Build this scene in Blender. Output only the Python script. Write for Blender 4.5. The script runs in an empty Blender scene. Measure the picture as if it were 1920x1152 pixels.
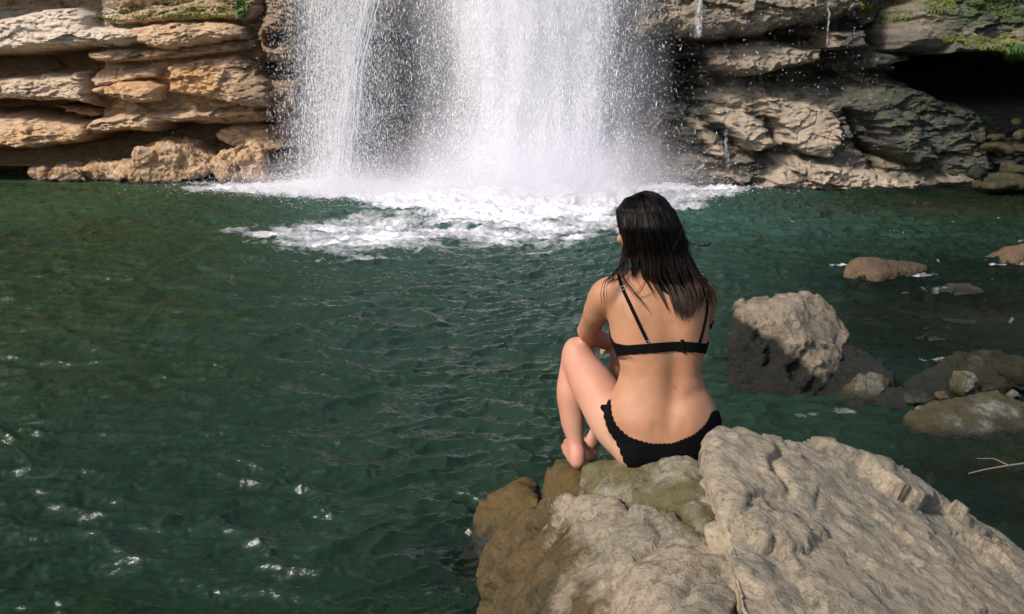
import bpy, bmesh, math, random
import numpy as np
from mathutils import Vector, Matrix
from mathutils.bvhtree import BVHTree

# ---------------------------------------------------------------- camera, light, exposure
S = bpy.context.scene
COL = S.collection
FPX, CX, CY = 1663.0, 960.0, 576.0
TILT = math.radians(15.97)
CAMZ = 1.8
cam = bpy.data.cameras.new('camera')
cam.sensor_width = 36; cam.lens = 36*FPX/1920; cam.clip_start = .05; cam.clip_end = 400
camo = bpy.data.objects.new('camera', cam); COL.objects.link(camo)
camo.location = (0, 0, CAMZ); camo.rotation_euler = (math.radians(90)-TILT, 0, 0)
S.camera = camo

SUN = Vector((-.74, -.50, .80)).normalized()
w = bpy.data.worlds.new('World'); S.world = w; w.use_nodes = True
nt = w.node_tree
sky = nt.nodes.new('ShaderNodeTexSky'); sky.sky_type = 'NISHITA'; sky.sun_disc = False
sky.sun_elevation = math.asin(SUN.z); sky.sun_rotation = math.atan2(SUN.x, SUN.y)
sky.dust_density = 2.5; sky.ozone_density = 1.0; sky.air_density = 1.0
nt.links.new(sky.outputs[0], nt.nodes['Background'].inputs[0])
nt.nodes['Background'].inputs[1].default_value = .15
sl = bpy.data.lights.new('sun', 'SUN'); sl.energy = 3.5; sl.angle = math.radians(9.0); sl.color = (1, .93, .84)
so = bpy.data.objects.new('sun', sl); COL.objects.link(so)
so.rotation_euler = SUN.to_track_quat('Z', 'Y').to_euler(); so.location = (-5, -3, 9)
S.view_settings.view_transform = 'Standard'; S.view_settings.look = 'None'
S.view_settings.exposure = .36; S.view_settings.gamma = 1
try:
    S.cycles.transparent_max_bounces = 40; S.cycles.max_bounces = 8
    S.cycles.caustics_reflective = False; S.cycles.caustics_refractive = False
    S.cycles.sample_clamp_indirect = 6; S.cycles.volume_bounces = 3
except Exception: pass

# ---------------------------------------------------------------- helpers
ct, st = math.cos(TILT), math.sin(TILT)
def P(px, py, Y):
    """world point at depth Y seen at photo pixel (px,py)"""
    a = (px-CX)/FPX; b = (CY-py)/FPX
    dx, dy, dz = a, ct+b*st, -st+b*ct
    k = Y/dy
    return Vector((dx*k, Y, CAMZ+dz*k))
def G(px, py, z=0.0):
    a = (px-CX)/FPX; b = (CY-py)/FPX
    dx, dy, dz = a, ct+b*st, -st+b*ct
    k = (z-CAMZ)/dz
    return Vector((dx*k, dy*k, z))
def toPx(x, y, z):
    x = np.asarray(x, float); y = np.asarray(y, float); z = np.asarray(z, float)-CAMZ
    d = y*ct - z*st; u = y*st + z*ct
    return CX+FPX*x/d, CY-FPX*u/d

_r = np.random.RandomState(7)
_perm = np.concatenate([_r.permutation(256)]*3).astype(np.int32)
_grad = _r.normal(size=(256, 3)); _grad /= np.linalg.norm(_grad, axis=1)[:, None]
def noise(x, y, z=0.0):
    x, y, z = np.broadcast_arrays(np.asarray(x, float), np.asarray(y, float), np.asarray(z, float))
    xi, yi, zi = np.floor(x).astype(np.int64), np.floor(y).astype(np.int64), np.floor(z).astype(np.int64)
    xf, yf, zf = x-xi, y-yi, z-zi
    u, v, w_ = [t*t*t*(t*(t*6-15)+10) for t in (xf, yf, zf)]
    out = 0
    for i in (0, 1):
        for j in (0, 1):
            for k in (0, 1):
                h = _perm[_perm[_perm[(xi+i) & 255]+((yi+j) & 255)]+((zi+k) & 255)]
                g = _grad[h]
                dot = g[..., 0]*(xf-i)+g[..., 1]*(yf-j)+g[..., 2]*(zf-k)
                out = out + dot*(u if i else 1-u)*(v if j else 1-v)*(w_ if k else 1-w_)
    return out*1.6
def fbm(x, y, z=0.0, o=4, g=.5, l=2.03):
    a, s, t = 1.0, 0.0, 0
    x, y, z = np.asarray(x, float), np.asarray(y, float), np.asarray(z, float)
    for i in range(o):
        t = t + a*noise(x+i*17.3, y-i*9.1, z+i*5.7); s += a
        x, y, z, a = x*l, y*l, z*l, a*g
    return t/s
def ridged(x, y, z=0.0, o=4):
    a, t = 1.0, 0
    x, y, z = np.asarray(x, float), np.asarray(y, float), np.asarray(z, float)
    s = 0
    for i in range(o):
        t = t + a*(1-2*np.abs(noise(x+i*7.3, y+i*3.1, z-i*2.7))); s += a
        x, y, z, a = x*2.1, y*2.1, z*2.1, a*.5
    return t/s
def facets(x, y, z, seed=0, jit=.9):
    """fractured blocks: every cell of a jittered lattice gets its own offset and tilt"""
    x, y, z = [np.asarray(t, float) for t in (x, y, z)]; flat = z.ndim == 0
    xi, yi, zi = np.floor(x).astype(np.int64), np.floor(y).astype(np.int64), np.floor(z).astype(np.int64)
    best = np.full(x.shape, 1e9); out = np.zeros(x.shape)
    for i in (-1, 0, 1):
        for j in (-1, 0, 1):
            for k in ((0,) if flat else (-1, 0, 1)):
                h = _perm[_perm[_perm[(xi+i+seed) & 255]+((yi+j) & 255)]+((zi+k) & 255)]
                g = _grad[h]; g2 = _grad[(h*7+13) & 255]
                dx, dy, dz = x-(xi+i+.5+g[..., 0]*.5*jit), y-(yi+j+.5+g[..., 1]*.5*jit), (0 if flat else z-(zi+k+.5+g[..., 2]*.5*jit))
                d2 = dx*dx+dy*dy+dz*dz; m = d2 < best
                val = g2[..., 0]*.55+g2[..., 1]*dx*.9+g2[..., 2]*dy*.9+(g[..., 0]*dz*.9)
                out = np.where(m, val, out); best = np.where(m, d2, best)
    return out
def sstep(a, b, x):
    t = np.clip((x-a)/(b-a), 0, 1); return t*t*(3-2*t)

def mesh(name, V, F, smooth=True):
    V = np.asarray(V, np.float32); F = np.asarray(F, np.int32)
    me = bpy.data.meshes.new(name)
    me.vertices.add(len(V)); me.vertices.foreach_set('co', V.ravel())
    n, k = F.shape
    me.loops.add(n*k); me.loops.foreach_set('vertex_index', F.ravel())
    me.polygons.add(n)
    me.polygons.foreach_set('loop_start', np.arange(0, n*k, k, dtype=np.int32))
    try: me.polygons.foreach_set('loop_total', np.full(n, k, np.int32))
    except Exception: pass
    me.polygons.foreach_set('use_smooth', np.full(n, smooth, bool))
    me.update(calc_edges=True)
    return me
def attr(me, name, vals):
    vals = np.asarray(vals, np.float32)
    if vals.ndim == 1:
        a = me.attributes.new(name, 'FLOAT', 'POINT'); a.data.foreach_set('value', vals)
    else:
        a = me.attributes.new(name, 'FLOAT_COLOR', 'POINT')
        c = np.ones((len(vals), 4), np.float32); c[:, :3] = vals; a.data.foreach_set('color', c.ravel())
def gridfaces(nr, nc, wrap=False):
    i = np.arange(nr-1)[:, None]; j = np.arange(nc if wrap else nc-1)[None]
    j2 = (j+1) % nc
    return np.stack([i*nc+j, i*nc+j2, (i+1)*nc+j2, (i+1)*nc+j], -1).reshape(-1, 4)
def obj(name, me, mat=None, parent=None, **props):
    o = bpy.data.objects.new(name, me); COL.objects.link(o)
    if mat: me.materials.clear(); me.materials.append(mat)
    if parent: o.parent = parent
    for k, v in props.items(): o[k] = v
    return o
def vco(me):
    a = np.empty(len(me.vertices)*3, np.float32); me.vertices.foreach_get('co', a); return a.reshape(-1, 3).astype(float)
def setco(me, V): me.vertices.foreach_set('co', np.asarray(V, np.float32).ravel()); me.update()
def vno(me):
    a = np.empty(len(me.vertices)*3, np.float32); me.vertex_normals.foreach_get('vector', a); return a.reshape(-1, 3).astype(float)
def lap(me, V, it, f=.5, wgt=None):
    e = np.empty(len(me.edges)*2, np.int32); me.edges.foreach_get('vertices', e); e = e.reshape(-1, 2)
    n = len(V); deg = np.bincount(e.ravel(), minlength=n).astype(float)[:, None]; deg[deg == 0] = 1
    for _ in range(it):
        s = np.stack([np.bincount(e[:, 0], V[e[:, 1], k], n)+np.bincount(e[:, 1], V[e[:, 0], k], n) for k in range(3)], 1)
        d = (s/deg-V)*f
        V = V+(d if wgt is None else d*wgt[:, None])
    return V
def remesh(me, vox):
    o = bpy.data.objects.new('tmp', me); COL.objects.link(o)
    m = o.modifiers.new('r', 'REMESH'); m.mode = 'VOXEL'; m.voxel_size = vox
    dg = bpy.context.evaluated_depsgraph_get(); dg.update()
    out = bpy.data.meshes.new_from_object(o.evaluated_get(dg))
    bpy.data.objects.remove(o)
    out.polygons.foreach_set('use_smooth', np.ones(len(out.polygons), bool))
    return out

# ---------------------------------------------------------------- materials
class N:
    def __init__(s, name):
        s.m = bpy.data.materials.new(name); s.m.use_nodes = True; s.t = s.m.node_tree
        s.t.nodes.clear(); s.out = s.t.nodes.new('ShaderNodeOutputMaterial')
    def n(s, ty, **kw):
        x = s.t.nodes.new('ShaderNode'+ty)
        for k, v in kw.items():
            if k[0] == 'i' and k[1:].isdigit(): s.set(x.inputs[int(k[1:])], v)
            elif k in x.inputs.keys() or k.replace('_', ' ') in x.inputs.keys(): s.set(x.inputs[k if k in x.inputs.keys() else k.replace('_', ' ')], v)
            else: setattr(x, k, v)
        return x
    def set(s, inp, v):
        if isinstance(v, bpy.types.NodeSocket): s.t.links.new(v, inp)
        elif isinstance(v, (tuple, list)) and len(v) == 3 and inp.type == 'RGBA': inp.default_value = (*v, 1)
        else: inp.default_value = v
    def math(s, op, a, b=0.0, clamp=False):
        x = s.n('Math', operation=op, use_clamp=clamp); s.set(x.inputs[0], a); s.set(x.inputs[1], b); return x.outputs[0]
    def vmul(s, v, k):
        x = s.n('VectorMath', operation='MULTIPLY'); s.set(x.inputs[0], v); x.inputs[1].default_value = k; return x.outputs[0]
    def noise(s, v, sc, det=4, ro=.55, dist=0.0):
        x = s.n('TexNoise'); s.set(x.inputs['Vector'], v); x.inputs['Scale'].default_value = sc
        x.inputs['Detail'].default_value = det; x.inputs['Roughness'].default_value = ro; x.inputs['Distortion'].default_value = dist
        return x.outputs[0]
    def ramp(s, f, stops, interp='LINEAR'):
        x = s.n('ValToRGB'); s.set(x.inputs[0], f); e = x.color_ramp; e.interpolation = interp
        while len(e.elements) < len(stops): e.elements.new(.5)
        for q, (p, c) in zip(e.elements, stops):
            q.position = p; q.color = (*c, 1) if isinstance(c, (tuple, list)) else (c, c, c, 1)
        return x.outputs[0]
    def mix(s, f, a, b, blend='MIX'):
        x = s.n('Mix', data_type='RGBA', blend_type=blend); s.set(x.inputs[0], f); s.set(x.inputs[6], a); s.set(x.inputs[7], b); return x.outputs[2]
    def bump(s, h, st_, d=.01, nrm=None):
        x = s.n('Bump'); x.inputs['Strength'].default_value = st_; x.inputs['Distance'].default_value = d
        s.set(x.inputs['Height'], h)
        if nrm is not None: s.set(x.inputs['Normal'], nrm)
        return x.outputs[0]
    def bsdf(s, **kw):
        x = s.n('BsdfPrincipled')
        for k, v in kw.items(): s.set(x.inputs[k.replace('_', ' ')], v)
        return x.outputs[0]
    def end(s, sh, disp=None):
        s.t.links.new(sh, s.out.inputs[0]); return s.m
    def pos(s): return s.n('NewGeometry').outputs['Position']
    def at(s, name, col=False):
        x = s.n('Attribute', attribute_name=name); return x.outputs['Color' if col else 'Fac']

def rock_mat(name, c1, c2, c3, bandc=(.02, .022, .018), moss=None, scale=1.0, bandz=.06, bandn=.10, rough=.75, moss_amt=.0, stretch=(1, 1, 1), bumpd=.012, tilt=None, rot=0.0, crk=.3):
    """dry stone of three tones, dark band below a set height (wet at the water line), optional algae"""
    s = N(name); p = s.pos()
    mp = s.n('Mapping'); s.set(mp.inputs[0], p); mp.inputs['Rotation'].default_value = (0, 0, rot)
    q = s.vmul(mp.outputs[0], stretch)
    big = s.noise(q, 2.2*scale, 5, .6, .4); mid = s.noise(q, 9*scale, 6, .68, .5); fin = s.noise(q, 48*scale, 6, .75, .3); m25 = s.noise(q, 22*scale, 6, .72, .8)
    c = s.mix(s.ramp(big, [(.35, 0.), (.62, 1.)]), c1, c2)
    c = s.mix(s.ramp(mid, [(.52, 0.), (.68, 1.)]), c, c3)
    c = s.mix(s.math('MULTIPLY', s.ramp(fin, [(.40, 1.), (.50, 0.)]), .5), c, s.mix(.5, c, (.03, .03, .025)), 'MIX')
    c = s.mix(s.ramp(m25, [(.38, .55), (.48, 0.)]), c, s.mix(1, c, (.42, .42, .40), 'MULTIPLY'))
    c = s.mix(s.ramp(m25, [(.54, 0.), (.64, .4)]), c, s.mix(1, c, (1.35, 1.32, 1.28), 'MULTIPLY'))
    spk = s.ramp(s.noise(q, 21*scale, 3, .5, 1.2), [(.28, 1.), (.36, 0.)])
    c = s.mix(s.math('MULTIPLY', spk, .4), c, (c3[0]*.35, c3[1]*.35, c3[2]*.35))
    if moss is not None:
        up = s.n('SeparateXYZ'); s.t.links.new(s.n('NewGeometry').outputs['Normal'], up.inputs[0])
        mf = s.math('MULTIPLY', s.ramp(s.noise(p, 3.1*scale, 5, .65), [(.5-moss_amt*.35, 0.), (.62-moss_amt*.35, 1.)]), .9)
        c = s.mix(mf, c, moss)
    sp = s.n('SeparateXYZ'); s.t.links.new(p, sp.inputs[0])
    wz = s.math('ADD', sp.outputs[2], s.math('MULTIPLY', s.math('SUBTRACT', s.noise(p, 5, 4, .6), .5), -bandn*4))
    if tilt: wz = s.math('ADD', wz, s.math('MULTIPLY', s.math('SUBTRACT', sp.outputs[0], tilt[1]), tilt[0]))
    mr = s.n('MapRange'); s.set(mr.inputs[0], wz); mr.inputs[1].default_value = bandz; mr.inputs[2].default_value = bandz+.05
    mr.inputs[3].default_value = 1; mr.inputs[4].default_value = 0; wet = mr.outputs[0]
    c = s.mix(s.math('MULTIPLY', wet, .99), c, s.mix(.02, bandc, c))
    r = s.math('SUBTRACT', rough, s.math('MULTIPLY', wet, rough-.42))
    vr = s.n('TexVoronoi', feature='DISTANCE_TO_EDGE'); s.set(vr.inputs['Vector'], s.n('VectorMath', operation='ADD').outputs[0]); vm = vr.inputs['Vector'].links[0].from_node; s.set(vm.inputs[0], q)
    nz_ = s.n('TexNoise'); s.set(nz_.inputs['Vector'], q); nz_.inputs['Scale'].default_value = 6*scale; nz_.inputs['Detail'].default_value = 5; sc_ = s.n('VectorMath', operation='SCALE'); s.set(sc_.inputs[0], nz_.outputs['Color']); sc_.inputs['Scale'].default_value = .35/scale; s.set(vm.inputs[1], sc_.outputs[0])
    vr.inputs['Scale'].default_value = 3.0*scale
    ck = s.math('MULTIPLY', s.ramp(vr.outputs[0], [(0., 1.), (.02, 0.)]), s.ramp(big, [(.42, 0.), (.55, 1.)]))
    c = s.mix(s.math('MULTIPLY', ck, crk), c, (.03, .028, .02))
    h = s.math('SUBTRACT', s.math('ADD', s.math('MULTIPLY', m25, .7), s.math('MULTIPLY', fin, .45)), s.math('MULTIPLY', ck, crk))
    b = s.bump(h, 1.0, bumpd*2)
    fsp = None
    return s.end(s.bsdf(Base_Color=c, Roughness=r, Normal=b, Specular_IOR_Level=.22))

# ---------------------------------------------------------------- cliff (one weathered face, 30 m wide)
def poly_sd(px, py, pts):
    """signed distance (positive inside) to polygon"""
    pts = np.array(pts, float); n = len(pts)
    d2 = np.full(px.shape, 1e18); ins = np.zeros(px.shape, bool)
    for i in range(n):
        a, b = pts[i], pts[(i+1) % n]; e = b-a
        wx, wy = px-a[0], py-a[1]
        t = np.clip((wx*e[0]+wy*e[1])/(e@e), 0, 1)
        d2 = np.minimum(d2, (wx-t*e[0])**2+(wy-t*e[1])**2)
        c = ((a[1] <= py) & (b[1] > py)) | ((b[1] <= py) & (a[1] > py))
        xx = a[0]+(py-a[1])/(e[1] if e[1] else 1e-9)*e[0]
        ins ^= c & (px < xx)
    d = np.sqrt(d2); return np.where(ins, d, -d)

# ledges and bulges: outline, how far the mass stands out (m), edge rounding (px), extra at foot
LEFT = [
 ([(140, -60), (560, -60), (560, 225), (480, 240), (150, 240)], -.22, 14),
 ([(-400, 60), (0, 26), (60, 17), (125, 10), (150, 24), (158, 45), (260, 48), (330, 60), (330, 78), (230, 84), (200, 88), (100, 92), (0, 99), (-400, 120)], .34, 9),
 ([(150, 28), (180, 22), (260, 14), (330, 0), (400, -30), (480, -30), (485, 20), (470, 45), (400, 40), (300, 44), (200, 44)], .10, 10),
 ([(252, 44), (300, 36), (400, 38), (455, 50), (462, 75), (380, 86), (300, 92), (262, 84), (245, 70)], .36, 9),
 ([(140, 100), (200, 86), (300, 88), (470, 70), (478, 92), (420, 102), (300, 112), (200, 116), (160, 112)], .12, 5),
 ([(-400, 165), (0, 147), (60, 139), (110, 136), (135, 128), (150, 150), (155, 180), (175, 206), (130, 194), (0, 190), (-400, 200)], .26, 8),
 ([(155, 124), (205, 122), (286, 124), (290, 148), (250, 152), (170, 165), (150, 150)], .12, 6),
 ([(160, 165), (200, 152), (270, 148), (296, 158), (300, 170), (294, 194), (262, 196), (200, 186), (164, 178)], .36, 8),
 ([(292, 126), (360, 108), (440, 100), (478, 118), (512, 182), (505, 200), (460, 204), (420, 192), (372, 184), (310, 178), (302, 160), (310, 140)], .30, 9),
 ([(-400, 235), (0, 214), (60, 222), (150, 233), (160, 258), (140, 270), (60, 278), (0, 279), (-400, 285)], .30, 8),
 ([(40, 205), (110, 206), (170, 218), (150, 226), (90, 217)], -.2, 4),
 ([(156, 250), (162, 225), (220, 212), (300, 212), (400, 205), (478, 208), (482, 216), (430, 222), (330, 232), (282, 236), (278, 250), (232, 248), (175, 254)], .30, 7),
 ([(370, 256), (395, 242), (440, 238), (500, 246), (560, 250), (620, 280), (620, 330), (470, 330), (455, 290), (420, 290), (380, 270)], -.02, 10),
 ([(470, -30), (560, -30), (560, 110), (500, 128), (470, 60), (480, 20)], .18, 14),
 ([(470, 110), (520, 100), (560, 110), (560, 200), (505, 225), (480, 160)], .1, 12),
 ([(500, 225), (560, 215), (590, 300), (520, 300), (490, 260)], .0, 12),
 ([(545, -60), (840, -60), (840, 345), (560, 345), (545, 200)], -.05, 24),
 ([(600, -30), (760, -30), (770, 60), (700, 70), (610, 50)], .25, 30),
 ([(690, 150), (770, 140), (780, 240), (700, 250)], .15, 34),
]
RIGHT = [
 ([(1170, -80), (1720, -80), (1740, 60), (1700, 190), (1860, 215), (2100, 205), (2100, 360), (1170, 360)], -.2, 14),
 ([(820, -60), (1230, -60), (1230, 350), (820, 350)], .0, 40),
 ([(1170, -80), (1620, -80), (1610, 20), (1560, 40), (1420, 66), (1330, 80), (1250, 72), (1180, 90)], .55, 22),
 ([(1240, 96), (1330, 86), (1400, 74), (1440, 68), (1500, 84), (1545, 90), (1540, 120), (1470, 138), (1390, 144), (1320, 132), (1310, 110), (1250, 120)], .38, 16),
 ([(1545, 56), (1610, 54), (1612, 92), (1560, 96), (1540, 90)], .42, 5),
 ([(1200, 150), (1320, 145), (1420, 140), (1500, 150), (1560, 150), (1640, 170), (1640, 345), (1190, 350)], .15, 20),
 ([(1315, 206), (1350, 200), (1400, 203), (1428, 222), (1438, 252), (1450, 270), (1410, 278), (1370, 268), (1340, 240), (1318, 226)], .48, 9),
 ([(1290, 215), (1312, 212), (1352, 268), (1375, 300), (1340, 300), (1300, 262)], .3, 12),
 ([(1410, 180), (1450, 180), (1500, 182), (1540, 200), (1570, 214), (1562, 262), (1548, 296), (1500, 292), (1452, 262), (1440, 225)], .45, 9),
 ([(1440, 284), (1490, 288), (1540, 300), (1600, 310), (1690, 328), (1690, 352), (1420, 352), (1430, 320)], .52, 10),
 ([(1200, 310), (1320, 300), (1430, 330), (1430, 352), (1190, 352)], .3, 16),
 ([(1590, 160), (1650, 155), (1690, 175), (1720, 230), (1745, 300), (1690, 314), (1640, 290), (1600, 240), (1570, 200)], .55, 20),
 ([(1615, -60), (2100, -60), (2100, 92), (1900, 100), (1820, 94), (1730, 104), (1660, 96), (1650, 62), (1690, 0)], .75, 14),
 ([(1730, 68), (1790, 62), (1880, 82), (1905, 100), (1830, 96), (1730, 102)], .95, 5),
 ([(1612, 94), (1700, 98), (1720, 120), (1680, 140), (1612, 130)], .35, 12),
 ([(1600, 130), (1740, 160), (1840, 215), (1860, 350), (1640, 350)], .2, 20),
 ([(1740, 205), (2100, 200), (2100, 360), (1740, 360)], -.1, 20),
 ([(1680, 314), (1790, 318), (1830, 330), (1830, 350), (1640, 350)], .45, 12),
]
CAVE = [(1660, 122), (1730, 108), (1800, 98), (1870, 100), (1930, 112), (2120, 118), (2120, 196), (1860, 200), (1760, 190), (1710, 160)]

def wallY(px):   # nominal distance of the face
    return np.interp(px, [-600, 0, 500, 700, 1200, 1700, 2300], [12.9, 13.25, 13.25, 13.1, 12.95, 13.0, 12.4])
xs = np.concatenate([np.linspace(-17, -8.0, 90, endpoint=False), np.linspace(-8.0, 8.2, 1330, endpoint=False), np.linspace(8.2, 17, 90)])
zs = np.concatenate([np.linspace(-.9, -.1, 12, endpoint=False), np.linspace(-.1, 2.75, 300, endpoint=False), np.linspace(2.75, 8.0, 90)])
X, Z = np.meshgrid(xs, zs)
px, py = toPx(X, np.full_like(X, 13.0), Z)
wx = 13*fbm(X*1.3, Z*2.4, 3.3, 4)+3.5*noise(X*9, Z*16, 1.); wy = 8*fbm(X*1.1, Z*2.6, 9.3, 4)+3.2*noise(X*8, Z*17, 5.)
qx, qy = px+wx, py+wy
Dp = np.full_like(X, -1.0)
rel = np.zeros_like(X)
fine = (py > -120) & (px > -700) & (px < 2600)
qxf, qyf = qx[fine], qy[fine]
d = np.full(qxf.shape, -1.7)
for pts, pr, rr in LEFT+RIGHT:
    ys = [p[1] for p in pts]; sd = poly_sd(qxf, qyf, pts)
    t = np.clip((qyf-min(ys))/(max(ys)-min(ys)), 0, 1)
    rr = rr*.42
    prof = np.where(sd > -rr*.6, 1-np.exp(-np.maximum(sd+rr*.6, 0)/rr), 0)
    base = -1.7+(pr+1.7)*prof**.5
    lo, hi = (.30, .05) if len(pts) > 5 else (.1, .0)
    base = np.where(sd > -rr*.6, base-lo*(1-t)**1.3+hi*t, -1.7)
    d = np.maximum(d, base)
sdc = poly_sd(qxf, qyf, CAVE)
d = d-2.6*sstep(-3, 9, sdc)
# pockets on the right face
for pts, dep in [([(1432, 218), (1450, 222), (1470, 258), (1452, 266), (1440, 250)], .4), ([(1322, 238), (1360, 244), (1380, 272), (1440, 278), (1470, 284), (1440, 296), (1372, 292), (1345, 262)], .22),
                 ([(1240, 160), (1322, 150), (1320, 176), (1250, 190)], .35), ([(1200, 70), (1245, 100), (1320, 116), (1300, 150), (1210, 150), (1190, 110)], .3),
                 ([(1580, 200), (1620, 215), (1660, 280), (1700, 306), (1650, 306), (1600, 270)], .55), ([(1310, 76), (1400, 74), (1400, 80), (1320, 84)], .4), ([(1450, 62), (1545, 70), (1540, 80), (1460, 74)], .45),
                 ([(1440, 128), (1540, 120), (1600, 140), (1540, 158), (1440, 152)], .5), ([(1612, 70), (1680, 20), (1690, 40), (1650, 90), (1612, 96)], .7),
                 ([(492, 60), (520, 60), (540, 70), (510, 92), (492, 84)], .5), ([(478, 122), (530, 114), (545, 150), (500, 156), (476, 140)], .5), ([(760, -40), (850, -40), (850, 200), (760, 240)], .2), ([(500, 318), (560, 300), (620, 330), (500, 345)], .5)]:
    d = d-dep*sstep(-5, 8, poly_sd(qxf, qyf, pts))
Dp[fine] = d
up = sstep(-40, -160, py)
upper = .35*fbm(X*.35, Z*.5, 2., 4)+.25+.28*np.sign(noise(X*.2+3, Z*1.6, 4.))*np.abs(noise(X*.2+3, Z*1.6, 4.))**.4
Dp = np.where(fine, Dp*(1-up)+upper*up, upper)
# surface relief: thin bedding on the left, blocky on the right, smooth noise everywhere
leftness = sstep(640, 470, px)
bed = ridged(X*1.6+.4*noise(X, Z*3, 8.), Z*15+1.2*noise(X*.8, Z, 1.), 0.5, 4)
rough = ridged(X*3.2, Z*5.0, 7.7, 5)
blk = fbm(X*1.4, Z*2.2, 4.4, 5)
smooth_patch = sstep(-.1, .45, fbm(X*.8+9, Z*1.8, 1.7, 2))
Dp = Dp + .07*blk + (.03*bed*leftness + .06*(rough-.3)*(1-leftness))*(1-.65*smooth_patch) + .035*fbm(X*9, Z*17, .2, 5)*(1-.55*smooth_patch) + .03*leftness*ridged(X*4, Z*34+2*noise(X*2,Z*3,3.), 2.2, 3)*(1-.5*smooth_patch)
wxx = X+.12*fbm(X*3, Z*5, 1., 3); wzz = Z+.06*fbm(X*3, Z*6, 8., 3)
fc = facets(wxx*2.0, wzz*5.0, 0.)*.12+facets(wxx*5.5, wzz*11.0, 0., 3)*.055+facets(wxx*13, wzz*26.0, 0., 9)*.024
Dp = Dp+fc*(1-.55*smooth_patch)*np.where(leftness > .5, .85, 1.)
cr = np.abs(noise(X*1.1+.5*noise(X*3, Z*3, 2.), Z*1.7, 12.5)); Dp -= .025*np.exp(-(cr/.035)**2)*(1-leftness*.7)
Y = wallY(px) - Dp + .02*np.maximum(0, Z-2.7)**1.3
Yr = 12.9 - 5.5*sstep(8.5, 17, X) - 4.0*sstep(-9, -17, X) - wallY(px)
Y = Y + Yr*(sstep(8.3, 9.5, X)+sstep(-8.3, -9.5, X))
Y = Y + .0
# gorge rim leans back
V = np.stack([X, Y, Z], -1).reshape(-1, 3)
me = mesh('cliff', V, gridfaces(len(zs), len(xs)))
# material map: pale left strata and darker grey right with sun and shade painted in, moss patches, wet dark stone beside the falls
pxf, pyf = px.ravel()+2.2*wx.ravel(), py.ravel()+2.0*wy.ravel()
n1 = fbm(X*1.7, Z*3, 20., 5).ravel(); n2 = fbm(X*5, Z*9, 30., 4).ravel()
def patch(pts, soft=12, nz=14): return sstep(-soft, soft, poly_sd(pxf, pyf, pts)+nz*n1+nz*.6*n2)
L = sstep(600, 440, pxf)
warm = np.array([.74, .50, .31]); cream = np.array([.90, .74, .58]); ochre = np.array([.72, .40, .16]); brown = np.array([.42, .28, .17])
grey = np.array([.145, .135, .11]); pale = np.array([.43, .345, .255]); dark = np.array([.026, .030, .025]); mossc = np.array([.24, .22, .03]); green = np.array([.045, .085, .02])
def lerp(a, b, t): return a+(b-a)*np.clip(t, 0, 1)[:, None]
c = lerp(np.tile(grey, (len(pxf), 1)), pale, sstep(-.1, .5, n1))
c = lerp(c, dark*1.3, sstep(-.12, .35, fbm(X*.9+5, Z*1.5, 11., 5).ravel())*.85)
cl = lerp(np.tile(warm, (len(pxf), 1)), brown, sstep(-.05, .5, n1)*.8)
cl = lerp(cl, cream, patch([(-600, 10), (170, 0), (230, 40), (240, 80), (0, 105), (-600, 120)]))
cl = lerp(cl, cream, patch([(-600, 140), (140, 130), (150, 200), (-600, 195)])*.45)
cl = lerp(cl, ochre, patch([(300, 135), (400, 125), (420, 175), (310, 175)])*.8)
cl = lerp(cl, ochre, patch([(180, 150), (290, 150), (290, 190), (180, 180)])*.6)
cl = lerp(cl, ochre, patch([(0, 240), (150, 245), (160, 265), (0, 275)])*.5)
cl = lerp(cl, mossc, patch([(150, 28), (330, -5), (420, -20), (470, -20), (470, 60), (380, 42), (300, 28), (170, 44)], 6)*(.15+.6*sstep(-.1, .4, n1))*sstep(-.3,.2,n2))
c = c*(1-L[:, None])+cl*L[:, None]
c = lerp(c, brown*.7, patch([(420, -30), (570, -30), (590, 330), (480, 300), (430, 120)])*.75)
c = lerp(c, dark, patch([(570, 40), (860, 60), (860, 345), (480, 345), (560, 230)])*.85)
c = lerp(c, np.array([.30, .25, .20]), patch([(670, -60), (790, -60), (760, 60), (690, 70)]))
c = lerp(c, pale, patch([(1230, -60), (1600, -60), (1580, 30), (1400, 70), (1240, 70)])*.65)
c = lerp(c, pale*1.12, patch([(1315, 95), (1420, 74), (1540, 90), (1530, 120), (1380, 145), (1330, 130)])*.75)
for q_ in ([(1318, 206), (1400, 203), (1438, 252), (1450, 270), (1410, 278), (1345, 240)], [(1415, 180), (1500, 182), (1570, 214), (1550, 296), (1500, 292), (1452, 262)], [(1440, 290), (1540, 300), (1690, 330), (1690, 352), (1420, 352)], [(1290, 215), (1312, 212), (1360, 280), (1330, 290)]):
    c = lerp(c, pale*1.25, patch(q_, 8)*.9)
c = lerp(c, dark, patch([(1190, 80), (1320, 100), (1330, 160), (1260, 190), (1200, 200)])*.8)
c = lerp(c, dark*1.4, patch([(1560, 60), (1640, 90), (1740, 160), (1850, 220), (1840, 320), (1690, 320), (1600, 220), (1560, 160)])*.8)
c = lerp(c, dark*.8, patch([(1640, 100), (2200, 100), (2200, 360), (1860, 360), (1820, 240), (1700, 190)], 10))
c = lerp(c, green*1.3, patch([(1780, -30), (1850, -30), (1800, 30), (1740, 20)], 8)*.9)
c = lerp(c, green*1.2, patch([(1690, -60), (2200, -60), (2200, 70), (1800, 50), (1700, 60)])*.8*sstep(-.2, .2, n2))
c = lerp(c, mossc*.9, patch([(1760, 66), (1820, 66), (1905, 86), (1920, 110), (1880, 100), (1800, 76)], 6, 8)*.9)
c = lerp(c, mossc, patch([(1605, -10), (1640, -10), (1640, 20), (1610, 15)], 6)*.7)
c = np.where((pyf < -70)[:, None], lerp(lerp(np.tile(grey*.8, (len(pxf), 1)), dark, sstep(-.2, .3, n1)), green, sstep(0, .3, n2)*.7), c)
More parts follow.
